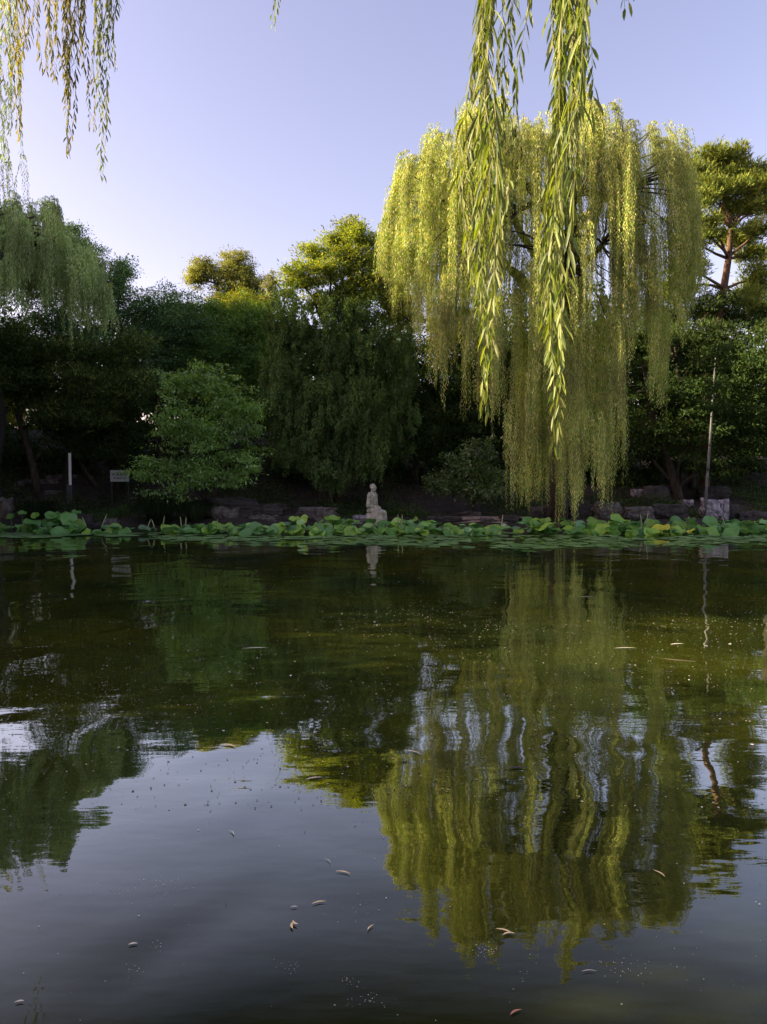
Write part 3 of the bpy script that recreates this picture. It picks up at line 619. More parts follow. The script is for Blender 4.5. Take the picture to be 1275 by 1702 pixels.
# stone steps on the left bank
st = thing('stone_steps', (-11.6, 25.6, gz(-11.6, 25.6)), 'worn flat stone steps climbing the left bank beside the pillar lamp', 'steps')
for i, (u, v, w, Y) in enumerate([(92, 815, 26, 23.9), (70, 797, 62, 25), (105, 789, 50, 25.8)]):
    Y = ground_y(u, v + 3); c = P(u, v, Y); bm = bmesh.new(); bmesh.ops.create_cube(bm, size=1)
    bmesh.ops.scale(bm, vec=(w * Y / F, .5, .16), verts=bm.verts); bmesh.ops.bevel(bm, geom=bm.edges[:], offset=.02, segments=2)
    bmesh.ops.subdivide_edges(bm, edges=bm.edges[:], cuts=2)
    for vt in bm.verts: vt.co += Vector((0, 0, .03 * noise.noise(vt.co * 3 + Vector((i, 0, 0))))); vt.co += c - Vector((0, 0, .08))
    me = bpy.data.meshes.new('step'); bm.to_mesh(me); bm.free(); link('step', me, M['rock'], st)

# sandy patch of ground at the water
me = bpy.data.meshes.new('sand_patch'); pts = []
cx, cy = 3.1, 23.15; ring = [(cx + 1.5 * math.cos(a) * (1 + .15 * math.sin(3 * a)), cy + .45 * math.sin(a)) for a in np.linspace(0, 2 * math.pi, 28, endpoint=False)]
vs = [(x, y, height(x, y) + .03) for x, y in ring] + [(cx, cy, height(cx, cy) + .05)]
me.from_pydata(vs, [], [(i, (i + 1) % 28, 28) for i in range(28)])
M['sand'] = rough_mat('pinkish_sand', (.16, .12, .10), (.26, .20, .17), 8, .95, .3)
tag(link('sand_patch', me, M['sand']), kind='structure')

# ------------------------------------------------------------------ statue
def ell(bm, c, r, rot=None, seg=14):
    m = Matrix.Translation(c) @ (rot.to_matrix().to_4x4() if rot is not None else Matrix.Identity(4)) @ Matrix.Diagonal((*r, 1))
    bmesh.ops.create_uvsphere(bm, u_segments=seg, v_segments=10, radius=1, matrix=m)
def cap(bm, a, b, ra, rb, n=7):
    a = Vector(a); b = Vector(b)
    L = (b - a).length; n = max(2, int(L / (min(ra, rb) * .45)))
    for i in range(n + 1):
        t = i / n; r = ra + (rb - ra) * t
        bmesh.ops.create_icosphere(bm, subdivisions=2, radius=r, matrix=Matrix.Translation(a.lerp(b, t)))
def solid(name, bm, voxel, mat, parent, smooth_it=2, keep=False):
    me = bpy.data.meshes.new(name); bm.to_mesh(me); bm.free()
    tmp = bpy.data.objects.new(name, me); COL.objects.link(tmp)
    r = tmp.modifiers.new('r', 'REMESH'); r.mode = 'VOXEL'; r.voxel_size = voxel
    s = tmp.modifiers.new('s', 'SMOOTH'); s.iterations = smooth_it; s.factor = .5
    dg = bpy.context.evaluated_depsgraph_get(); me2 = bpy.data.meshes.new_from_object(tmp.evaluated_get(dg))
    bpy.data.objects.remove(tmp); me2.name = name; smooth(me2)
    o = link(name, me2, mat, parent, keep_world=False); return o
sc = P(628, 868, 22.75); sc.z = gz(sc.x, sc.y) - .02
ST = thing('stone_statue', sc, 'carved stone statue of a seated robed man with hands on lap, on the bank', 'statue', rz=0)
# local frame: x right in view, y away, z up; the figure faces right and toward the viewer
Z0 = 0.02
H = P(622, 804, 22.75).z - sc.z       # total height
s_ = H / 1.30
def q(x, y, z): return Vector((x * s_, y * s_, z * s_))
bm = bmesh.new()
fwd = Vector((.88, -.47, 0)); sidev = Vector((-.47, -.88, 0))     # facing direction; sidev = the figure's right side (toward viewer)
hip = Vector((-.16, .0, .52))
def bp_(f, s, z):
    if f > .1: f = .1 + (f - .1) * .72
    return q(*(hip + fwd * f + sidev * s + Vector((0, 0, z - hip.z))))
rotf = Matrix.Rotation(math.atan2(fwd.y, fwd.x), 3, 'Z').to_quaternion()
for (f, z, rf, rside) in [(0, .50, .17, .20), (-.01, .60, .14, .165), (-.01, .70, .12, .155), (0, .80, .12, .165), (.0, .90, .12, .18), (-.005, .97, .115, .19)]:
    ell(bm, bp_(f, 0, z), (rf * s_, rside * s_, .10 * s_), rotf)
cap(bm, bp_(0, -.13, .99), bp_(0, .13, .99), .075 * s_, .075 * s_)
cap(bm, bp_(.005, 0, 1.0), bp_(.02, 0, 1.12), .062 * s_, .055 * s_)
# head, turned a little to the right of the view
hd = bp_(.03, -.005, 1.185); ell(bm, hd, (.088 * s_, .074 * s_, .112 * s_), rotf); ell(bm, hd + q(*(fwd * -.022)) + q(0, 0, .03), (.092 * s_, .084 * s_, .092 * s_), rotf)
ell(bm, hd + q(*(fwd * .035)) + q(0, 0, -.055), (.052 * s_, .05 * s_, .05 * s_), rotf)
cap(bm, hd + q(*(fwd * .084)) + q(0, 0, .02), hd + q(*(fwd * .104)) + q(0, 0, -.022), .011 * s_, .016 * s_)
for sg in (-1, 1):
    ell(bm, hd + q(*(sidev * sg * .076)) + q(0, 0, -.005), (.018 * s_, .012 * s_, .03 * s_), rotf)
    ell(bm, hd + q(*(fwd * .078 + sidev * sg * .03)) + q(0, 0, .028), (.012 * s_, .022 * s_, .008 * s_), rotf)
ell(bm, hd + q(*(fwd * .078)) + q(0, 0, -.052), (.016 * s_, .026 * s_, .008 * s_), rotf)
ell(bm, hd + q(*(fwd * .06)) + q(0, 0, -.085), (.025 * s_, .025 * s_, .022 * s_), rotf)
# arms bent, hands meeting on the lap
for sg in (-1, 1):
    sh = bp_(0, sg * .185, .95); el = bp_(-.02, sg * .225, .66); wr = bp_(.20, sg * .09, .60)
    cap(bm, sh, el, .070 * s_, .062 * s_); cap(bm, el, wr, .062 * s_, .040 * s_)
    ell(bm, bp_(.24, sg * .055, .60), (.05 * s_, .04 * s_, .024 * s_), rotf)
    for k in range(4):
        a0 = bp_(.262 + .003 * k, sg * (.028 + .022 * k), .60); a1 = bp_(.300 - .004 * k, sg * (.012 + .022 * k), .588); a2 = bp_(.312 - .004 * k, sg * (.008 + .02 * k), .565)
        cap(bm, a0, a1, .0105 * s_, .0098 * s_); cap(bm, a1, a2, .0098 * s_, .009 * s_)
    cap(bm, bp_(.235, sg * .02, .615), bp_(.275, sg * -.005, .615), .012 * s_, .010 * s_)
    # thighs and shins under the robe
    cap(bm, bp_(.02, sg * .10, .53), bp_(.42, sg * .10, .44), .100 * s_, .088 * s_)
    cap(bm, bp_(.43, sg * .10, .42), bp_(.47, sg * .11, .08), .088 * s_, .075 * s_)
    cap(bm, bp_(.46, sg * .11, .05), bp_(.58, sg * .12, .035), .05 * s_, .035 * s_)
# robe: filled skirt and lap with hanging folds
for i in range(9):
    sp = -.20 + .05 * i; cap(bm, bp_(.38 + .02 * (i % 2), sp * .8, .42 - .012 * abs(i - 4)), bp_(.50 + .06 * (i % 2), sp * 1.15, .06), .036 * s_, .046 * s_)
for i in range(6): cap(bm, bp_(.10 + .06 * i, -.13, .56 - .018 * i), bp_(.10 + .06 * i, .13, .56 - .018 * i), .05 * s_, .05 * s_)
for i in range(4): cap(bm, bp_(.20 + .07 * i, -.14, .40 - .05 * i), bp_(.20 + .07 * i, .14, .40 - .05 * i), .10 * s_, .10 * s_)
for i in range(5): cap(bm, bp_(.08 + .075 * i, .195, .54), bp_(.13 + .085 * i, .215, .10), .030 * s_, .045 * s_)
# robe front edges and collar
cap(bm, bp_(.125, .06, .98), bp_(.165, .09, .62), .016 * s_, .018 * s_); cap(bm, bp_(.125, -.06, .98), bp_(.165, -.05, .62), .016 * s_, .018 * s_)
cap(bm, bp_(.06, .07, 1.03), bp_(.135, 0, .95), .018 * s_, .018 * s_); cap(bm, bp_(.06, -.07, 1.03), bp_(.135, 0, .95), .018 * s_, .018 * s_)
solid('seated_figure', bm, .011, M['statue'], ST, 1)
bm = bmesh.new(); bmesh.ops.create_icosphere(bm, subdivisions=4, radius=1)
for vt in bm.verts:
    p = vt.co.copy(); p = Vector([max(-.7, min(.7, c)) for c in p]) * 1.3 * (1 + .16 * noise.noise(p * 2.5))
    vt.co = q(-.15 + p.x * .20, .02 + p.y * .30, .20 + p.z * .25)
me = bpy.data.meshes.new('rock_seat'); bm.to_mesh(me); bm.free(); link('rock_seat', smooth(me), M['statue'], ST, keep_world=False)
bm = bmesh.new(); bmesh.ops.create_cube(bm, size=1); bmesh.ops.scale(bm, vec=(.80 * s_, .80 * s_, .10), verts=bm.verts); bmesh.ops.translate(bm, vec=(.02 * s_, -.05, 0), verts=bm.verts)
bmesh.ops.bevel(bm, geom=bm.edges[:], offset=.02, segments=2)
me = bpy.data.meshes.new('plinth'); bm.to_mesh(me); bm.free(); link('plinth', me, M['rock'], ST, keep_world=False)

# ------------------------------------------------------------------ pillar lamp, notice board, leaning pole
def box(sx, sy, sz, c, bev=.004):
    bm = bmesh.new(); bmesh.ops.create_cube(bm, size=1); bmesh.ops.scale(bm, vec=(sx, sy, sz), verts=bm.verts)
    if bev: bmesh.ops.bevel(bm, geom=bm.edges[:], offset=bev, segments=2)
    bmesh.ops.translate(bm, vec=c, verts=bm.verts); me = bpy.data.meshes.new('box'); bm.to_mesh(me); bm.free(); return me
def plain(name, col, rough=.5, metal=0):
    m, t, o = new_mat(name); p = t.nodes.new('ShaderNodeBsdfPrincipled'); p.inputs['Roughness'].default_value = rough; p.inputs['Metallic'].default_value = metal
    nz = t.nodes.new('ShaderNodeTexNoise'); nz.inputs['Scale'].default_value = 14; nz.inputs['Detail'].default_value = 5
    mr = t.nodes.new('ShaderNodeMapRange'); mr.inputs[3].default_value = .8; mr.inputs[4].default_value = 1.15
    hs = t.nodes.new('ShaderNodeHueSaturation'); hs.inputs['Color'].default_value = (*col, 1)
    tc = t.nodes.new('ShaderNodeTexCoord'); t.links.new(tc.outputs['Object'], nz.inputs['Vector'])
    t.links.new(nz.outputs[0], mr.inputs[0]); t.links.new(mr.outputs[0], hs.inputs['Value']); t.links.new(hs.outputs[0], p.inputs['Base Color'])
    t.links.new(p.outputs[0], o.inputs[0]); return m
M['lampwhite'] = plain('frosted_white_tube', (.75, .75, .72), .4); M['lampbase'] = plain('dark_grey_metal', (.07, .07, .08), .5, .2)
M['board'] = plain('pale_board', (.36, .38, .35), .5); M['ink'] = plain('dark_lettering', (.03, .03, .035), .6); M['post'] = plain('dark_post', (.03, .03, .03), .6)
M['polem'] = rough_mat('pale_shade_dappled_pole', (.03, .03, .03), (.17, .17, .18), 5, .6, .1, c3=(.32, .32, .34), stretch=(1, 1, .6))  # dark patches are leaf shade put into the pole's colour
Y = ground_y(117, 838); kk = Y / F; b = P(117.5, 838, Y); g0 = gz(b.x, b.y); top1 = P(117, 806, Y).z; top2 = P(117, 753, Y).z
LP = thing('pillar_lamp', (b.x, b.y, g0), 'slim white tube lamp on a dark grey box base on the left bank', 'lamp')
bz = min(g0, b.z) - .05
link('base', box(.20, .20, top1 - bz, (0, 0, (top1 + bz) / 2 - g0), .006), M['lampbase'], LP, False)
link('foot_plate', box(.26, .26, .03, (0, 0, .02)), M['lampbase'], LP, False)
r = .052; bm = bmesh.new(); bmesh.ops.create_cone(bm, cap_ends=True, segments=20, radius1=r, radius2=r, depth=top2 - top1, matrix=Matrix.Translation((0, 0, (top1 + top2) / 2 - g0)))
me = bpy.data.meshes.new('lamp_tube'); bm.to_mesh(me); bm.free(); link('lamp_tube', me, M['lampwhite'], LP, False)
link('cap', box(.115, .115, .03, (0, 0, top2 - g0 + .014)), M['lampbase'], LP, False)
Y = ground_y(199, 840); c = P(199, 791, Y); g0 = gz(c.x, c.y)
NB = thing('notice_board', (c.x, c.y, g0), 'small white notice board with dark lettering on two thin legs', 'sign')
W_, H_ = 31 * Y / F, 19 * Y / F
link('panel', box(W_, .025, H_, (0, 0, c.z - g0), .005), M['board'], NB, False)
for sx in (-1, 1): link('leg', box(.035, .035, c.z + H_ / 2 - g0 + .3, (sx * (W_ / 2 - .04), .034, (c.z + H_ / 2 - g0) / 2 - .15), .003), M['post'], NB, False)
def text(body, size, loc, parent, nm):
    cu = bpy.data.curves.new('t', 'FONT'); cu.body = body; cu.size = size; cu.align_x = 'CENTER'; cu.align_y = 'CENTER'; cu.extrude = .002; cu.offset = size * .012
    to = bpy.data.objects.new('t', cu); COL.objects.link(to)
    dg = bpy.context.evaluated_depsgraph_get(); me = bpy.data.meshes.new_from_object(to.evaluated_get(dg)); bpy.data.objects.remove(to)
    o = link(nm, me, M['ink'], parent, False); o.location = loc; o.rotation_euler = (math.radians(90), 0, 0); return o
text('\u6c34\u6df1\u5371\u9669', W_ * .215, (0, -.0155, c.z - g0 + H_ * .12), NB, 'lettering')
text('\u8bf7\u52ff\u9760\u8fd1\u6c34\u8fb9', W_ * .115, (0, -.0155, c.z - g0 - H_ * .2), NB, 'small_lettering')
b = P(1171, 858, 22.85); b.z = gz(b.x, b.y) - .1
PO = thing('leaning_pole', b, 'tall thin pale pole leaning slightly right beside the pitted stones', 'pole')
mid = P(1180, 735, 22.85); tp_ = P(1191, 575, 22.9)
link('shaft', tube_mesh([([b, P(1175, 800, 22.85), mid, P(1185, 660, 22.87), tp_], [.050, .044, .036, .029, .024])], 12), M['polem'], PO)
link('collar', tube_mesh([([P(1176.6, 782, 22.85), P(1177, 776, 22.85)], [.053, .053])], 12), M['post'], PO)
link('collar', tube_mesh([([P(1179.5, 742, 22.85), P(1180, 737, 22.85)], [.042, .042])], 12), M['post'], PO)

# weeping sedge mound and dark clumps at the bank
def sedge(u, Y, n, h, w, label, seed):
    rs = np.random.RandomState(seed); x = (u - CU) / F * Y; b = Vector((x, Y, gz(x, Y))); Ps = []
    V = []
    for _ in range(n):
        an = rs.rand() * 6.28; r0 = rs.rand() * w * .35; sp = w * (.3 + .7 * rs.rand()); hh = h * (.6 + .5 * rs.rand())
        d = np.array([math.cos(an), math.sin(an), 0]); sd = np.array([-d[1], d[0], 0]) * .008
        o = np.array([b.x, b.y, b.z - .03]) + d * r0; pts = []
        for t in (0, .35, .7, 1.0): pts.append(o + d * sp * t ** 1.4 + np.array([0, 0, hh * (math.sin(t * 2.5) * 1.05) - (.12 if t == 1 else 0)]))
        V.append([pts[0] + sd, pts[0] - sd, pts[1] + sd, pts[1] - sd, pts[2] + sd * .7, pts[2] - sd * .7, pts[3] + sd * .1, pts[3] - sd * .1])
    me = np_mesh('sedge', np.array(V), [(0, 1, 3, 2), (2, 3, 5, 4), (4, 5, 7, 6)], 8)
    o = link('sedge_mound', me, M['sedge']); tag(o, label, 'plant')
sedge(265, 22.75, 1400, .85, 1.0, 'large dark weeping sedge mound under the maple', 1)
sedge(325, 22.8, 700, .6, .7, 'smaller dark sedge mound right of the large one under the maple', 2)
sedge(60, 23.3, 700, .55, .8, 'dark grassy mound on the left bank below the steps', 3)
# ground cover (uncountable)
rs = np.random.RandomState(9); n = 90000
x = rs.uniform(-16, 16, n); y = rs.uniform(22.9, 30, n)
z = np.array([height(a, b) for a, b in zip(x, y)]); pos = np.stack([x, y, z + rs.rand(n) * (.06 + .30 * np.clip(np.sin(x * 2.1) + np.sin(x * .9 + y * 2.2), 0, 1.5))], 1)
keep = (np.sin(x * 1.3 + 2) + np.sin(x * .6 + y * 1.1) + rs.normal(size=n) * .5 > .1) & ~((x > 1.6) & (x < 4.6) & (y < 23.8)); pos = pos[keep]; n = len(pos)
tag(link('ground_cover', leaf_mesh('ground_cover', pos, rs.normal(size=(n, 3)) + np.array([0, 0, .6]), rs.normal(size=(n, 3)) + np.array([0, 0, 1]), .10 * (.5 + rs.rand(n)), .04 * (.5 + rs.rand(n))), M['dark']), 'low dark creeping leaves covering the shaded bank', 'ground cover', kind='stuff')
rs = np.random.RandomState(19); n = 9000
x = rs.uniform(-15, 15, n); y = rs.uniform(22.7, 29, n); z = np.array([height(a, b) for a, b in zip(x, y)]); pos = np.stack([x, y, z + .012], 1)
M['litter'] = leaf_mat('dry_leaf', [(.10, .06, .03), (.18, .11, .05), (.26, .19, .10)], .1)
tag(link('leaf_litter', leaf_mesh('leaf_litter', pos, rs.normal(size=(n, 3)) * np.array([1, 1, .15]), rs.normal(size=(n, 3)) * .3 + np.array([0, 0, 1]), .08 * (.5 + rs.rand(n)), .035 * (.5 + rs.rand(n))), M['litter']), 'dry brown leaves scattered over the shaded bank', 'leaf litter', kind='stuff')

# ------------------------------------------------------------------ lotus and lily pads
def lotus_mat(name, c1, c2, gloss=.06, grough=.4):
    m, t, o = new_mat(name); N = t.nodes.new; Lk = t.links.new
    tc = N('ShaderNodeTexCoord'); sx = N('ShaderNodeSeparateXYZ'); Lk(tc.outputs['Object'], sx.inputs[0])
    at = N('ShaderNodeMath'); at.operation = 'ARCTAN2'; Lk(sx.outputs[1], at.inputs[0]); Lk(sx.outputs[0], at.inputs[1])
    ml = N('ShaderNodeMath'); ml.operation = 'MULTIPLY'; ml.inputs[1].default_value = 18; Lk(at.outputs[0], ml.inputs[0])
    sn = N('ShaderNodeMath'); sn.operation = 'SINE'; Lk(ml.outputs[0], sn.inputs[0])
    p5 = N('ShaderNodeMath'); p5.operation = 'GREATER_THAN'; p5.inputs[1].default_value = .93; Lk(sn.outputs[0], p5.inputs[0])
    oi = N('ShaderNodeObjectInfo'); mc = N('ShaderNodeMix'); mc.data_type = 'RGBA'; mc.inputs[6].default_value = (*c1, 1); mc.inputs[7].default_value = (*c2, 1); Lk(oi.outputs['Random'], mc.inputs[0])
    lt_ = N('ShaderNodeMix'); lt_.data_type = 'RGBA'; Lk(mc.outputs[2], lt_.inputs[6]); lt_.inputs[7].default_value = (*[min(1, c * 1.5) for c in c2], 1)
    mm = N('ShaderNodeMath'); mm.operation = 'MULTIPLY'; mm.inputs[1].default_value = .5; Lk(p5.outputs[0], mm.inputs[0]); Lk(mm.outputs[0], lt_.inputs[0])
    d = N('ShaderNodeBsdfDiffuse'); Lk(lt_.outputs[2], d.inputs[0]); tr = N('ShaderNodeBsdfTranslucent'); Lk(lt_.outputs[2], tr.inputs[0])
    s = N('ShaderNodeMixShader'); s.inputs[0].default_value = .3; Lk(d.outputs[0], s.inputs[1]); Lk(tr.outputs[0], s.inputs[2])
    g = N('ShaderNodeBsdfGlossy'); g.inputs['Roughness'].default_value = grough; s2 = N('ShaderNodeMixShader'); s2.inputs[0].default_value = gloss
    Lk(s.outputs[0], s2.inputs[1]); Lk(g.outputs[0], s2.inputs[2]); Lk(s2.outputs[0], o.inputs[0]); return m
M['lo_deep'] = lotus_mat('lotus_blue_green', (.07, .20, .035), (.13, .32, .06))
M['lo_mid'] = lotus_mat('lotus_green', (.12, .29, .03), (.24, .42, .05))
M['lo_lime'] = lotus_mat('lotus_lime', (.22, .46, .05), (.38, .60, .09))
M['lo_yellow'] = lotus_mat('lotus_yellow', (.62, .62, .04), (.72, .70, .06))
M['stalk'] = plain('green_stalk', (.08, .13, .04), .6)
M['pad'] = lotus_mat('lily_pad_green', (.12, .27, .07), (.27, .44, .14), .22, .3)
M['bud'] = plain('pale_rolled_leaf', (.26, .32, .16), .6)
def lotus_blade(seed, cup=.22, n=26, rings=5):
    rs = random.Random(seed); vs = [(0, 0, 0)]; fs = []; ph = rs.uniform(0, 6); wv = rs.uniform(.08, .18); fr_ = rs.choice([3, 4, 5])
    for j in range(1, rings + 1):
        t = j / rings
        for i in range(n):
            a = 2 * math.pi * i / n; rr = t * (1 + .06 * math.sin(2 * a + ph) + .03 * math.sin(5 * a + ph))
            z = cup * (t ** 1.2) * (1 - .35 * t) + wv * t ** 3 * math.sin(fr_ * a + ph) + .01 * t * math.sin(18 * a)
            if t > .9: z -= .03
            vs.append((rr * math.cos(a), rr * math.sin(a), z))
    for i in range(n): fs.append((0, 1 + i, 1 + (i + 1) % n))
    for j in range(rings - 1):
        for i in range(n):
            a = 1 + j * n + i; b = 1 + j * n + (i + 1) % n; fs.append((a, a + n, b + n, b))
    me = bpy.data.meshes.new('leaf_blade'); me.from_pydata(vs, [], fs); me.update(); return smooth(me)
blades = {}
for key in ('lo_deep', 'lo_mid', 'lo_lime', 'lo_yellow'):
    blades[key] = []
    for s in range(5):
        me = lotus_blade(s, .22 + .09 * s); me.materials.append(M[key]); blades[key].append(me)
stalk_me = tube_mesh([([Vector((0, 0, -1)), Vector((.01, .0, -.5)), Vector((0, 0, 0))], [.016, .013, .010])], 6); stalk_me.materials.append(M['stalk'])
def lotus(x, y, z, r, key, rng, label, group=None):
    root = thing('lotus_leaf', (x, y, 0), label, 'lotus leaf', group)
    b = bpy.data.objects.new('leaf_blade', rng.choice(blades[key])); COL.objects.link(b); b.parent = root
    b.location = (0, 0, z); b.scale = (r, r, r)
    tx = rng.gauss(.42, .28); b.rotation_euler = (tx, rng.gauss(0, .3), rng.uniform(0, 6.28)); b.rotation_mode = 'ZYX'
    s = bpy.data.objects.new('stalk', stalk_me); COL.objects.link(s); s.parent = root; s.location = (0, 0, z); s.scale = (1, 1, max(.1, z + .15))
    return root
rng = random.Random(12)
LAB = {'lo_deep': 'blue green lotus leaf held up on its stalk in the crowded far-shore lotus bed', 'lo_mid': 'mid green lotus leaf held up on its stalk in the crowded far-shore lotus bed', 'lo_lime': 'fresh lime green lotus leaf held up on its stalk in the crowded far-shore lotus bed'}
GRP = {'lo_deep': 'blue green lotus leaves', 'lo_mid': 'mid green lotus leaves', 'lo_lime': 'lime green lotus leaves'}
segs = [(-20, 135, 30, (852, 892), .62), (135, 290, 8, (878, 890), .3), (290, 400, 15, (876, 892), .3), (400, 470, 11, (874, 892), .35), (470, 600, 44, (864, 896), .1), (600, 740, 46, (866, 896), .1),
        (740, 870, 18, (878, 893), .2), (870, 1010, 40, (866, 894), .1), (1010, 1130, 40, (864, 896), .1), (1130, 1275, 42, (866, 896), .4), (1275, 1330, 8, (868, 892), .4)]
for (u0, u1, n, (v0, v1), pdeep) in segs:
    for i in range(n):
        u = rng.uniform(u0, u1); v = v0 + (v1 - v0) * rng.random() ** .8; t = (v - v0) / (v1 - v0)
        Y = 22.0 - 1.7 * (v - 850) / 43 + rng.uniform(-.3, .3); Y = max(19.9, Y); p = P(u, v, Y)
        z = max(.05, p.z); key = rng.choices(['lo_deep', 'lo_mid', 'lo_lime'], [.25 + pdeep * 2, .5 * (1 - pdeep * .8), .22 * (1 - min(1, pdeep * 1.6)) + .02])[0]
        lotus(p.x, Y, z, rng.uniform(.12, .25), key, rng, LAB[key], GRP[key])
p = P(1097, 884, 20.4); lotus(p.x, p.y, max(.12, p.z), .27, 'lo_yellow', rng, 'brightest yellow lotus leaf low in the bed under the red pine side')
p = P(1148, 893, 20.1); lotus(p.x, p.y, max(.1, p.z), .13, 'lo_yellow', rng, 'small yellow lotus leaf right of the brightest yellow one')
p = P(488, 896, 19.9); lotus(p.x, p.y, .12, .27, 'lo_lime', rng, 'lone lime lotus leaf standing out at the front edge left of the statue')
p = P(905, 888, 20.2); lotus(p.x, p.y, .2, .27, 'lo_lime', rng, 'lime lotus leaf right under the tip of the willow curtain')
for (u, v, h, lean) in [(151, 884, .42, .5), (162, 882, .5, -.5), (239, 882, .34, -.5), (262, 884, .3, .4), (268, 884, .38, -.2), (303, 880, .36, .1), (307, 881, .35, -.1), (663, 890, .42, .05), (667, 890, .42, -.05), (831, 870, .42, -.15),
                        (1069, 880, .45, .15), (1073, 882, .5, -.1), (1135, 878, .4, -.35), (1140, 880, .35, -.2), (1211, 884, .4, .4), (500, 884, .35, .1), (355, 880, .3, -.3)]:
    p = P(u, v, 20.8); d = Vector((-lean, 0, 1)).normalized(); bz_ = -.1; top = Vector((p.x, p.y, 0)) + d * (h + .15)
    b0 = Vector((p.x, p.y, bz_)); me = tube_mesh([([b0, b0.lerp(top, .45), b0.lerp(top, .6), b0.lerp(top, .85), top], [.007, .008, .017, .016, .003])], 8)
    o = link('rolled_lotus_leaf', me, M['bud']); tag(o, 'pale unopened lotus leaf rolled into a spear above the pads', 'lotus bud', 'rolled pale lotus leaves')
# the small crowded leaves at the back of the bed: uncountable
rngb = random.Random(55); VV = []; FF = []
for k in range(420):
    u = rngb.uniform(-20, 1310)
    if (135 < u < 290 and rngb.random() < .75) or (745 < u < 865 and rngb.random() < .5): continue
    vt = 868 if (470 < u < 745 or u > 865) else 874
    v = rngb.uniform(vt, 892); Y = rngb.uniform(20.3, 22.2); p = P(u, v, Y); r = rngb.uniform(.10, .20); z = max(.05, p.z); b = len(VV)
    R_ = Matrix.Rotation(rngb.uniform(0, 6.28), 3, 'Z') @ Matrix.Rotation(rngb.gauss(.35, .3), 3, 'X'); ph = rngb.uniform(0, 6)
    VV.append(Vector((p.x, Y, z)))
    for j in (1, 2):
        for i in range(12):
            a = 6.283 * i / 12; rr = r * j / 2; VV.append(Vector((p.x, Y, z)) + R_ @ Vector((rr * math.cos(a), rr * math.sin(a), r * (.18 * j + .05 * j * math.sin(3 * a + ph)))))
    for i in range(12):
        i2 = (i + 1) % 12; FF.append((b, b + 1 + i, b + 1 + i2)); FF.append((b + 1 + i, b + 13 + i, b + 13 + i2, b + 1 + i2))
me = bpy.data.meshes.new('lotus_undergrowth'); me.from_pydata(VV, [], FF); smooth(me)
M['lobed'] = leaf_mat('crowded_lotus', [(.06, .18, .05), (.10, .28, .07), (.16, .38, .08), (.28, .48, .09)], .25, (1, 1, 1), .1)
tag(link('lotus_undergrowth', me, M['lobed']), 'crowded small lotus leaves filling the back of the lotus bed', 'lotus leaves', kind='stuff')
# lily pads
def pad_mesh(seed, n=18):
    rs = random.Random(seed); vs = [(0, 0, 0)]; ph = rs.uniform(0, 6)
    for i in range(n + 1):
        a = .16 + (2 * math.pi - .32) * i / n; r = 1 + .05 * math.sin(3 * a + ph); vs.append((r * math.cos(a), r * math.sin(a), .04 + .05 * max(0, math.sin(2 * a + ph))))
    me = bpy.data.meshes.new('lily_pad'); me.from_pydata(vs, [], [(0, i, i + 1) for i in range(1, n + 1)]); me.materials.append(M['pad']); return me
pads = [pad_mesh(s) for s in range(6)]
rng = random.Random(77)
front = [(-20, 893), (60, 896), (135, 890), (200, 893), (290, 900), (380, 903), (470, 899), (520, 906), (640, 906), (760, 911), (900, 913), (980, 910), (1150, 908), (1290, 900)]
cand = []
for i in range(1250):
    u = rng.uniform(-30, 1300); vf = interp(front, u); v = 884 + (vf - 884) * rng.random() ** .75; p = WZ(u, v)
    if p.y > bank_far(p.x) - .1: continue
    if math.sin(u * .045) + math.sin(u * .021 + 1) + math.sin(v * .6 + u * .01) < -1.1: continue
    cand.append((p, rng.uniform(.10, .19)))
cand.sort(key=lambda c: c[0].y)
for i, (p, r_) in enumerate(cand[:298]):
    o = bpy.data.objects.new('lily_pad', rng.choice(pads)); COL.objects.link(o); o.location = (p.x, p.y, .006 + .003 * (i % 5)); o.scale = (r_, r_, r_ * .7)
    o.rotation_euler = (rng.gauss(0, .02), rng.gauss(0, .02), rng.uniform(0, 6.28)); tag(o, 'flat notched green pad floating at the front edge of the lotus bed', 'lily pad', 'lily pads along the front of the lotus bed')
vs = []; fs = []
for i, (p, r_) in enumerate(cand[298:]):
    n = 12; b = len(vs); z = .004 + .002 * (i % 6); a0 = rng.uniform(0, 6)
    vs.append((p.x, p.y, z))
    for k in range(n + 1):
        a = a0 + .16 + 5.96 * k / n; vs.append((p.x + r_ * math.cos(a), p.y + r_ * math.sin(a), z + .008))
    fs += [(b, b + k, b + k + 1) for k in range(1, n + 1)]
me = bpy.data.meshes.new('lily_pad_carpet'); me.from_pydata(vs, [], fs)
M['pad2'] = leaf_mat('lily_pad_far', [(.11, .25, .06), (.19, .34, .10), (.27, .45, .15)], .1, (1, 1, 1), .3, .3)
tag(link('lily_pad_carpet', me, M['pad2']), 'carpet of small pads crowding between the lotus stalks', 'lily pads', kind='stuff')

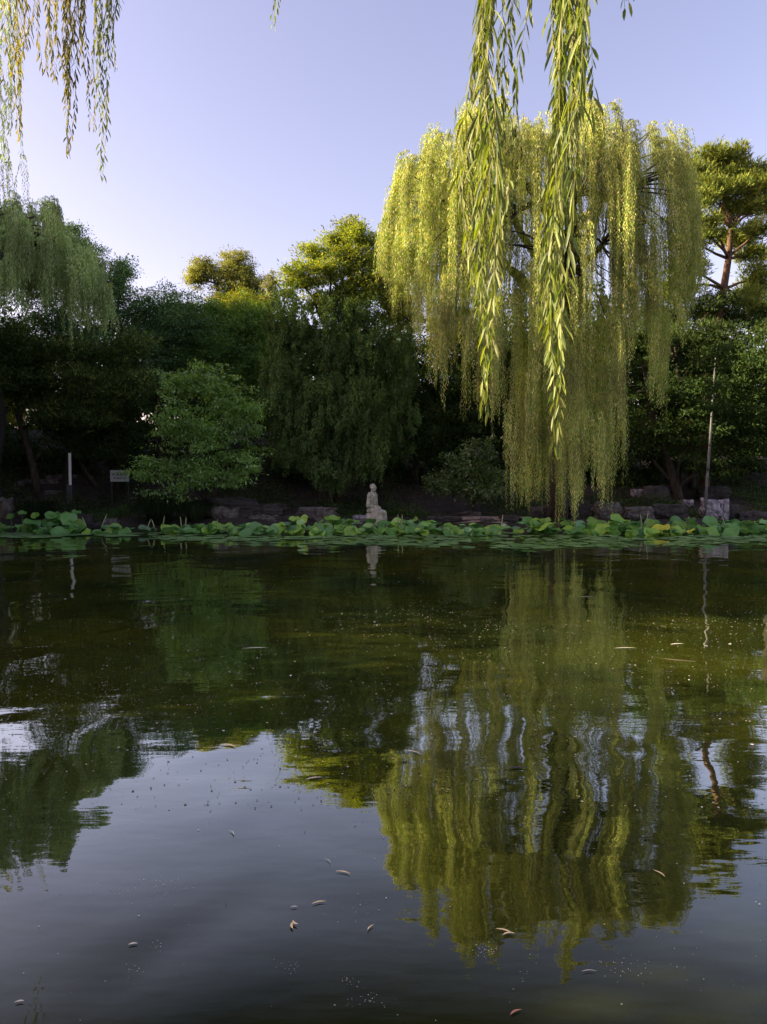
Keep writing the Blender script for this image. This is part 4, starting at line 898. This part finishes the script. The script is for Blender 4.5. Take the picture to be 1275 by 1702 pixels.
# ------------------------------------------------------------------ things floating on the pond
M['fallen'] = plain('yellowed_willow_leaf', (.78, .60, .30), .6); M['fallen2'] = plain('rust_leaf', (.42, .17, .10), .6); M['fallenpale'] = plain('bleached_leaf', (.60, .56, .42), .6)
def fleaf(u, v, L, W, ang, mat, label, curl=.06, two=False):
    L *= 1.15; p = WZ(u, v); vs = []; fs = []; n = 8
    for i in range(n + 1):
        t = i / n; w = .55 * W / 2 * math.sin(math.pi * min(1, t * 1.02)) ** .8; z = .006 + curl * L * (t - .5) ** 2
        x = (t - .5) * L; yb = .16 * L * math.sin(t * 3)
        vs += [(x, yb + w, z + .12 * w), (x, yb, z), (x, yb - w, z + .12 * w)]
    for i in range(n):
        for k in range(2): a = 3 * i + k; fs.append((a, a + 1, a + 4, a + 3))
    if two:
        m0 = len(vs); vs += [(x * .7 * math.cos(.7) - y * math.sin(.7) + .3 * L, x * .7 * math.sin(.7) + y * math.cos(.7) - .15 * L, z + .002) for x, y, z in vs[:m0]]; fs += [tuple(m0 + i for i in f) for f in fs[:]]
    me = bpy.data.meshes.new('floating_leaf'); me.from_pydata(vs, [], fs); smooth(me)
    o = link('floating_leaf', me, M[mat]); o.location = p; o.rotation_euler = (0, 0, ang); tag(o, label, 'leaf')
fleaf(858, 1686, .042, .013, .5, 'fallen2', 'rust red fallen leaf floating nearest the bottom of the photo')
fleaf(838, 1551, .062, .015, -.5, 'fallen', 'yellow fallen leaf floating in the willow crown reflection', two=True)
fleaf(1095, 1454, .055, .014, -1.1, 'fallen', 'slim yellow leaf floating at the right in the dark reflection')
fleaf(570, 1453, .062, .014, -.35, 'fallen', 'dry leaf with dark tip floating below the centre reflection of the juniper')
fleaf(530, 1503, .05, .014, .3, 'fallen', 'small tan leaf floating right of the paler speck')
fleaf(488, 1540, .042, .017, 1.6, 'fallen', 'short upright tan double leaf floating low left of centre', two=True)
fleaf(617, 1544, .036, .010, .9, 'fallen', 'tiny tan leaf floating by itself right of the double leaf')
fleaf(384, 1386, .05, .012, -1.0, 'fallenpale', 'bleached slim leaf floating on the sky reflection left of centre')
fleaf(489, 1510, .026, .010, 0, 'fallenpale', 'white flat leaf scrap just above the double leaf')
fleaf(544, 1433, .045, .006, -.9, 'fallenpale', 'white curled twig-like leaf near the dry dark-tipped leaf')
fleaf(378, 1241, .10, .035, -.4, 'fallen', 'orange leaf floating in the reflection of the golden cypress')
fleaf(522, 1296, .09, .022, .3, 'fallenpale', 'pale leaf floating in the dark juniper reflection')
fleaf(862, 1279, .11, .04, 0, 'post', 'dark curled leaf floating in the centre right reflection')
fleaf(980, 1618, .05, .006, 0, 'fallenpale', 'thin straight pale straw floating under the crown reflection')
fleaf(1040, 1079, .20, .035, 0, 'fallenpale', 'long pale leaf floating on the sunlit patch, left one')
fleaf(1126, 1072, .14, .05, .2, 'fallenpale', 'short pale leaf floating on the sunlit patch above the carp')
fleaf(977, 993, .22, .03, 0, 'fallenpale', 'lone pale leaf floating near the willow curtain reflection')
fleaf(424, 1079, .22, .035, .1, 'fallenpale', 'pale leaf floating in the dark reflection left of centre')
fleaf(686, 1252, .10, .02, -.6, 'fallenpale', 'slim pale leaf floating right of the small sky glint')
fleaf(221, 1572, .030, .016, .2, 'fallenpale', 'oval white petal floating in the lower left sky reflection')
fleaf(32, 1668, .026, .012, .2, 'fallenpale', 'oval white petal floating at the lower left corner')
# fallen specks and seed fluff: uncountable
rs = np.random.RandomState(31); V = []
def specks(n, fn, s0, s1):
    k = 0
    while k < n:
        u, v = fn(); 
        if v < 918 or v > 1700: continue
        p = WZ(u, v); k += 1; s = rs.uniform(s0, s1) * .8 * (p.y / 6) ** .55; a = rs.rand() * 6.28; e = rs.uniform(.35, 1)
        c, d = math.cos(a), math.sin(a); z = .003 + .001 * rs.rand()
        pts = [(p.x + s * (c * x_ - d * y_ * e), p.y + s * (d * x_ + c * y_ * e), z) for x_, y_ in [(1, 0), (.4, .8), (-.5, .8), (-1, 0), (-.4, -.8), (.5, -.8)]]
        V.append(pts)
specks(1500, lambda: (rs.uniform(-40, 1310), 918 + 700 * rs.rand() ** 1.1 * .62), .006, .014)
specks(700, lambda: (rs.normal(640, 330), 1000 + abs(rs.normal()) * 160), .004, .011)
specks(1300, lambda: (rs.uniform(560, 1280), rs.normal(1030, 22)), .006, .012)
specks(700, lambda: (rs.normal(950, 180), rs.normal(1130, 70)), .004, .010)
specks(600, lambda: (rs.normal(250, 130), rs.normal(1150, 28)), .005, .011)
specks(110, lambda: (rs.uniform(0, 1275), rs.uniform(1330, 1700)), .002, .005)
me = np_mesh('floating_specks', np.array(V), [(0, 1, 2, 3, 4, 5)], 6); V = []
specks(46, lambda: (rs.uniform(0, 1275), rs.uniform(1330, 1700)), .003, .008)
specks(50, lambda: (rs.uniform(0, 1275), rs.uniform(930, 1250)), .010, .018)
for (u, v, n, sp) in [(265, 1475, 40, 22), (195, 1485, 12, 20), (220, 1615, 12, 9), (262, 1572, 10, 8), (1035, 1610, 34, 24), (590, 1520, 14, 30), (1150, 1600, 8, 40), (810, 1577, 46, 12), (480, 1610, 14, 14), (615, 1665, 16, 16), (870, 1620, 8, 12), (577, 1630, 12, 8), (320, 1220, 60, 40), (600, 1660, 10, 20)]:
    specks(n, lambda: (rs.normal(u, sp), rs.normal(v, sp * .6)), .002, .0045)
fluff = np_mesh('floating_fluff', np.array(V), [(0, 1, 2, 3, 4, 5)], 6)
M['fluff'] = leaf_mat('pale_fluff', [(.35, .34, .28), (.6, .6, .55), (.75, .75, .72)], .1, (1, 1, 1))
tag(link('floating_fluff', fluff, M['fluff']), 'white seed fluff in small rafts and single dots on the pond', 'floating fluff', kind='stuff')
M['speck'] = leaf_mat('floating_fluff', [(.06, .07, .03), (.12, .12, .06), (.22, .21, .13), (.50, .48, .38)], .1, (1, 1, 1))
tag(link('floating_specks', me, M['speck']), 'tiny pale specks of seed fluff and petals drifting on the pond', 'floating specks', kind='stuff')
# carp whose backs just break the surface
M['fish'] = plain('pale_bronze_carp', (.085, .07, .03), .35)
def carp(u, v, L, ang, label, bend=.1):
    p = WZ(u, v); n = 12; pts = []; rad = []
    for i in range(n + 1):
        t = i / n; pts.append(Vector(((t - .5) * L, bend * L * math.sin(t * 3.1), -.022))); rad.append(.027 * L / .5 * (math.sin(math.pi * min(1, t * .95 + .05)) ** .6) * (1 - .75 * t) + .004)
    root = thing('carp', p, label, 'fish', rz=ang)
    link('body', tube_mesh([(pts, rad)], 10), M['fish'], root, False)
    e = pts[-1]; me = bpy.data.meshes.new('tail_fin'); me.from_pydata([(e.x - .02, e.y, e.z), (e.x + .07, e.y + .05, .004), (e.x + .05, e.y, e.z), (e.x + .07, e.y - .05, -.03)], [], [(0, 1, 2), (0, 2, 3)]); link('tail_fin', me, M['fish'], root, False)
carp(1148, 1096, .62, -.25, 'pale carp cruising at the surface in the middle of the sunlit patch', -.10)
carp(1062, 1092, .50, -.15, 'pale carp cruising left of the middle one in the sunlit patch', .04)
carp(1252, 1067, .50, -.2, 'reddish carp at the right edge of the sunlit patch', .05)
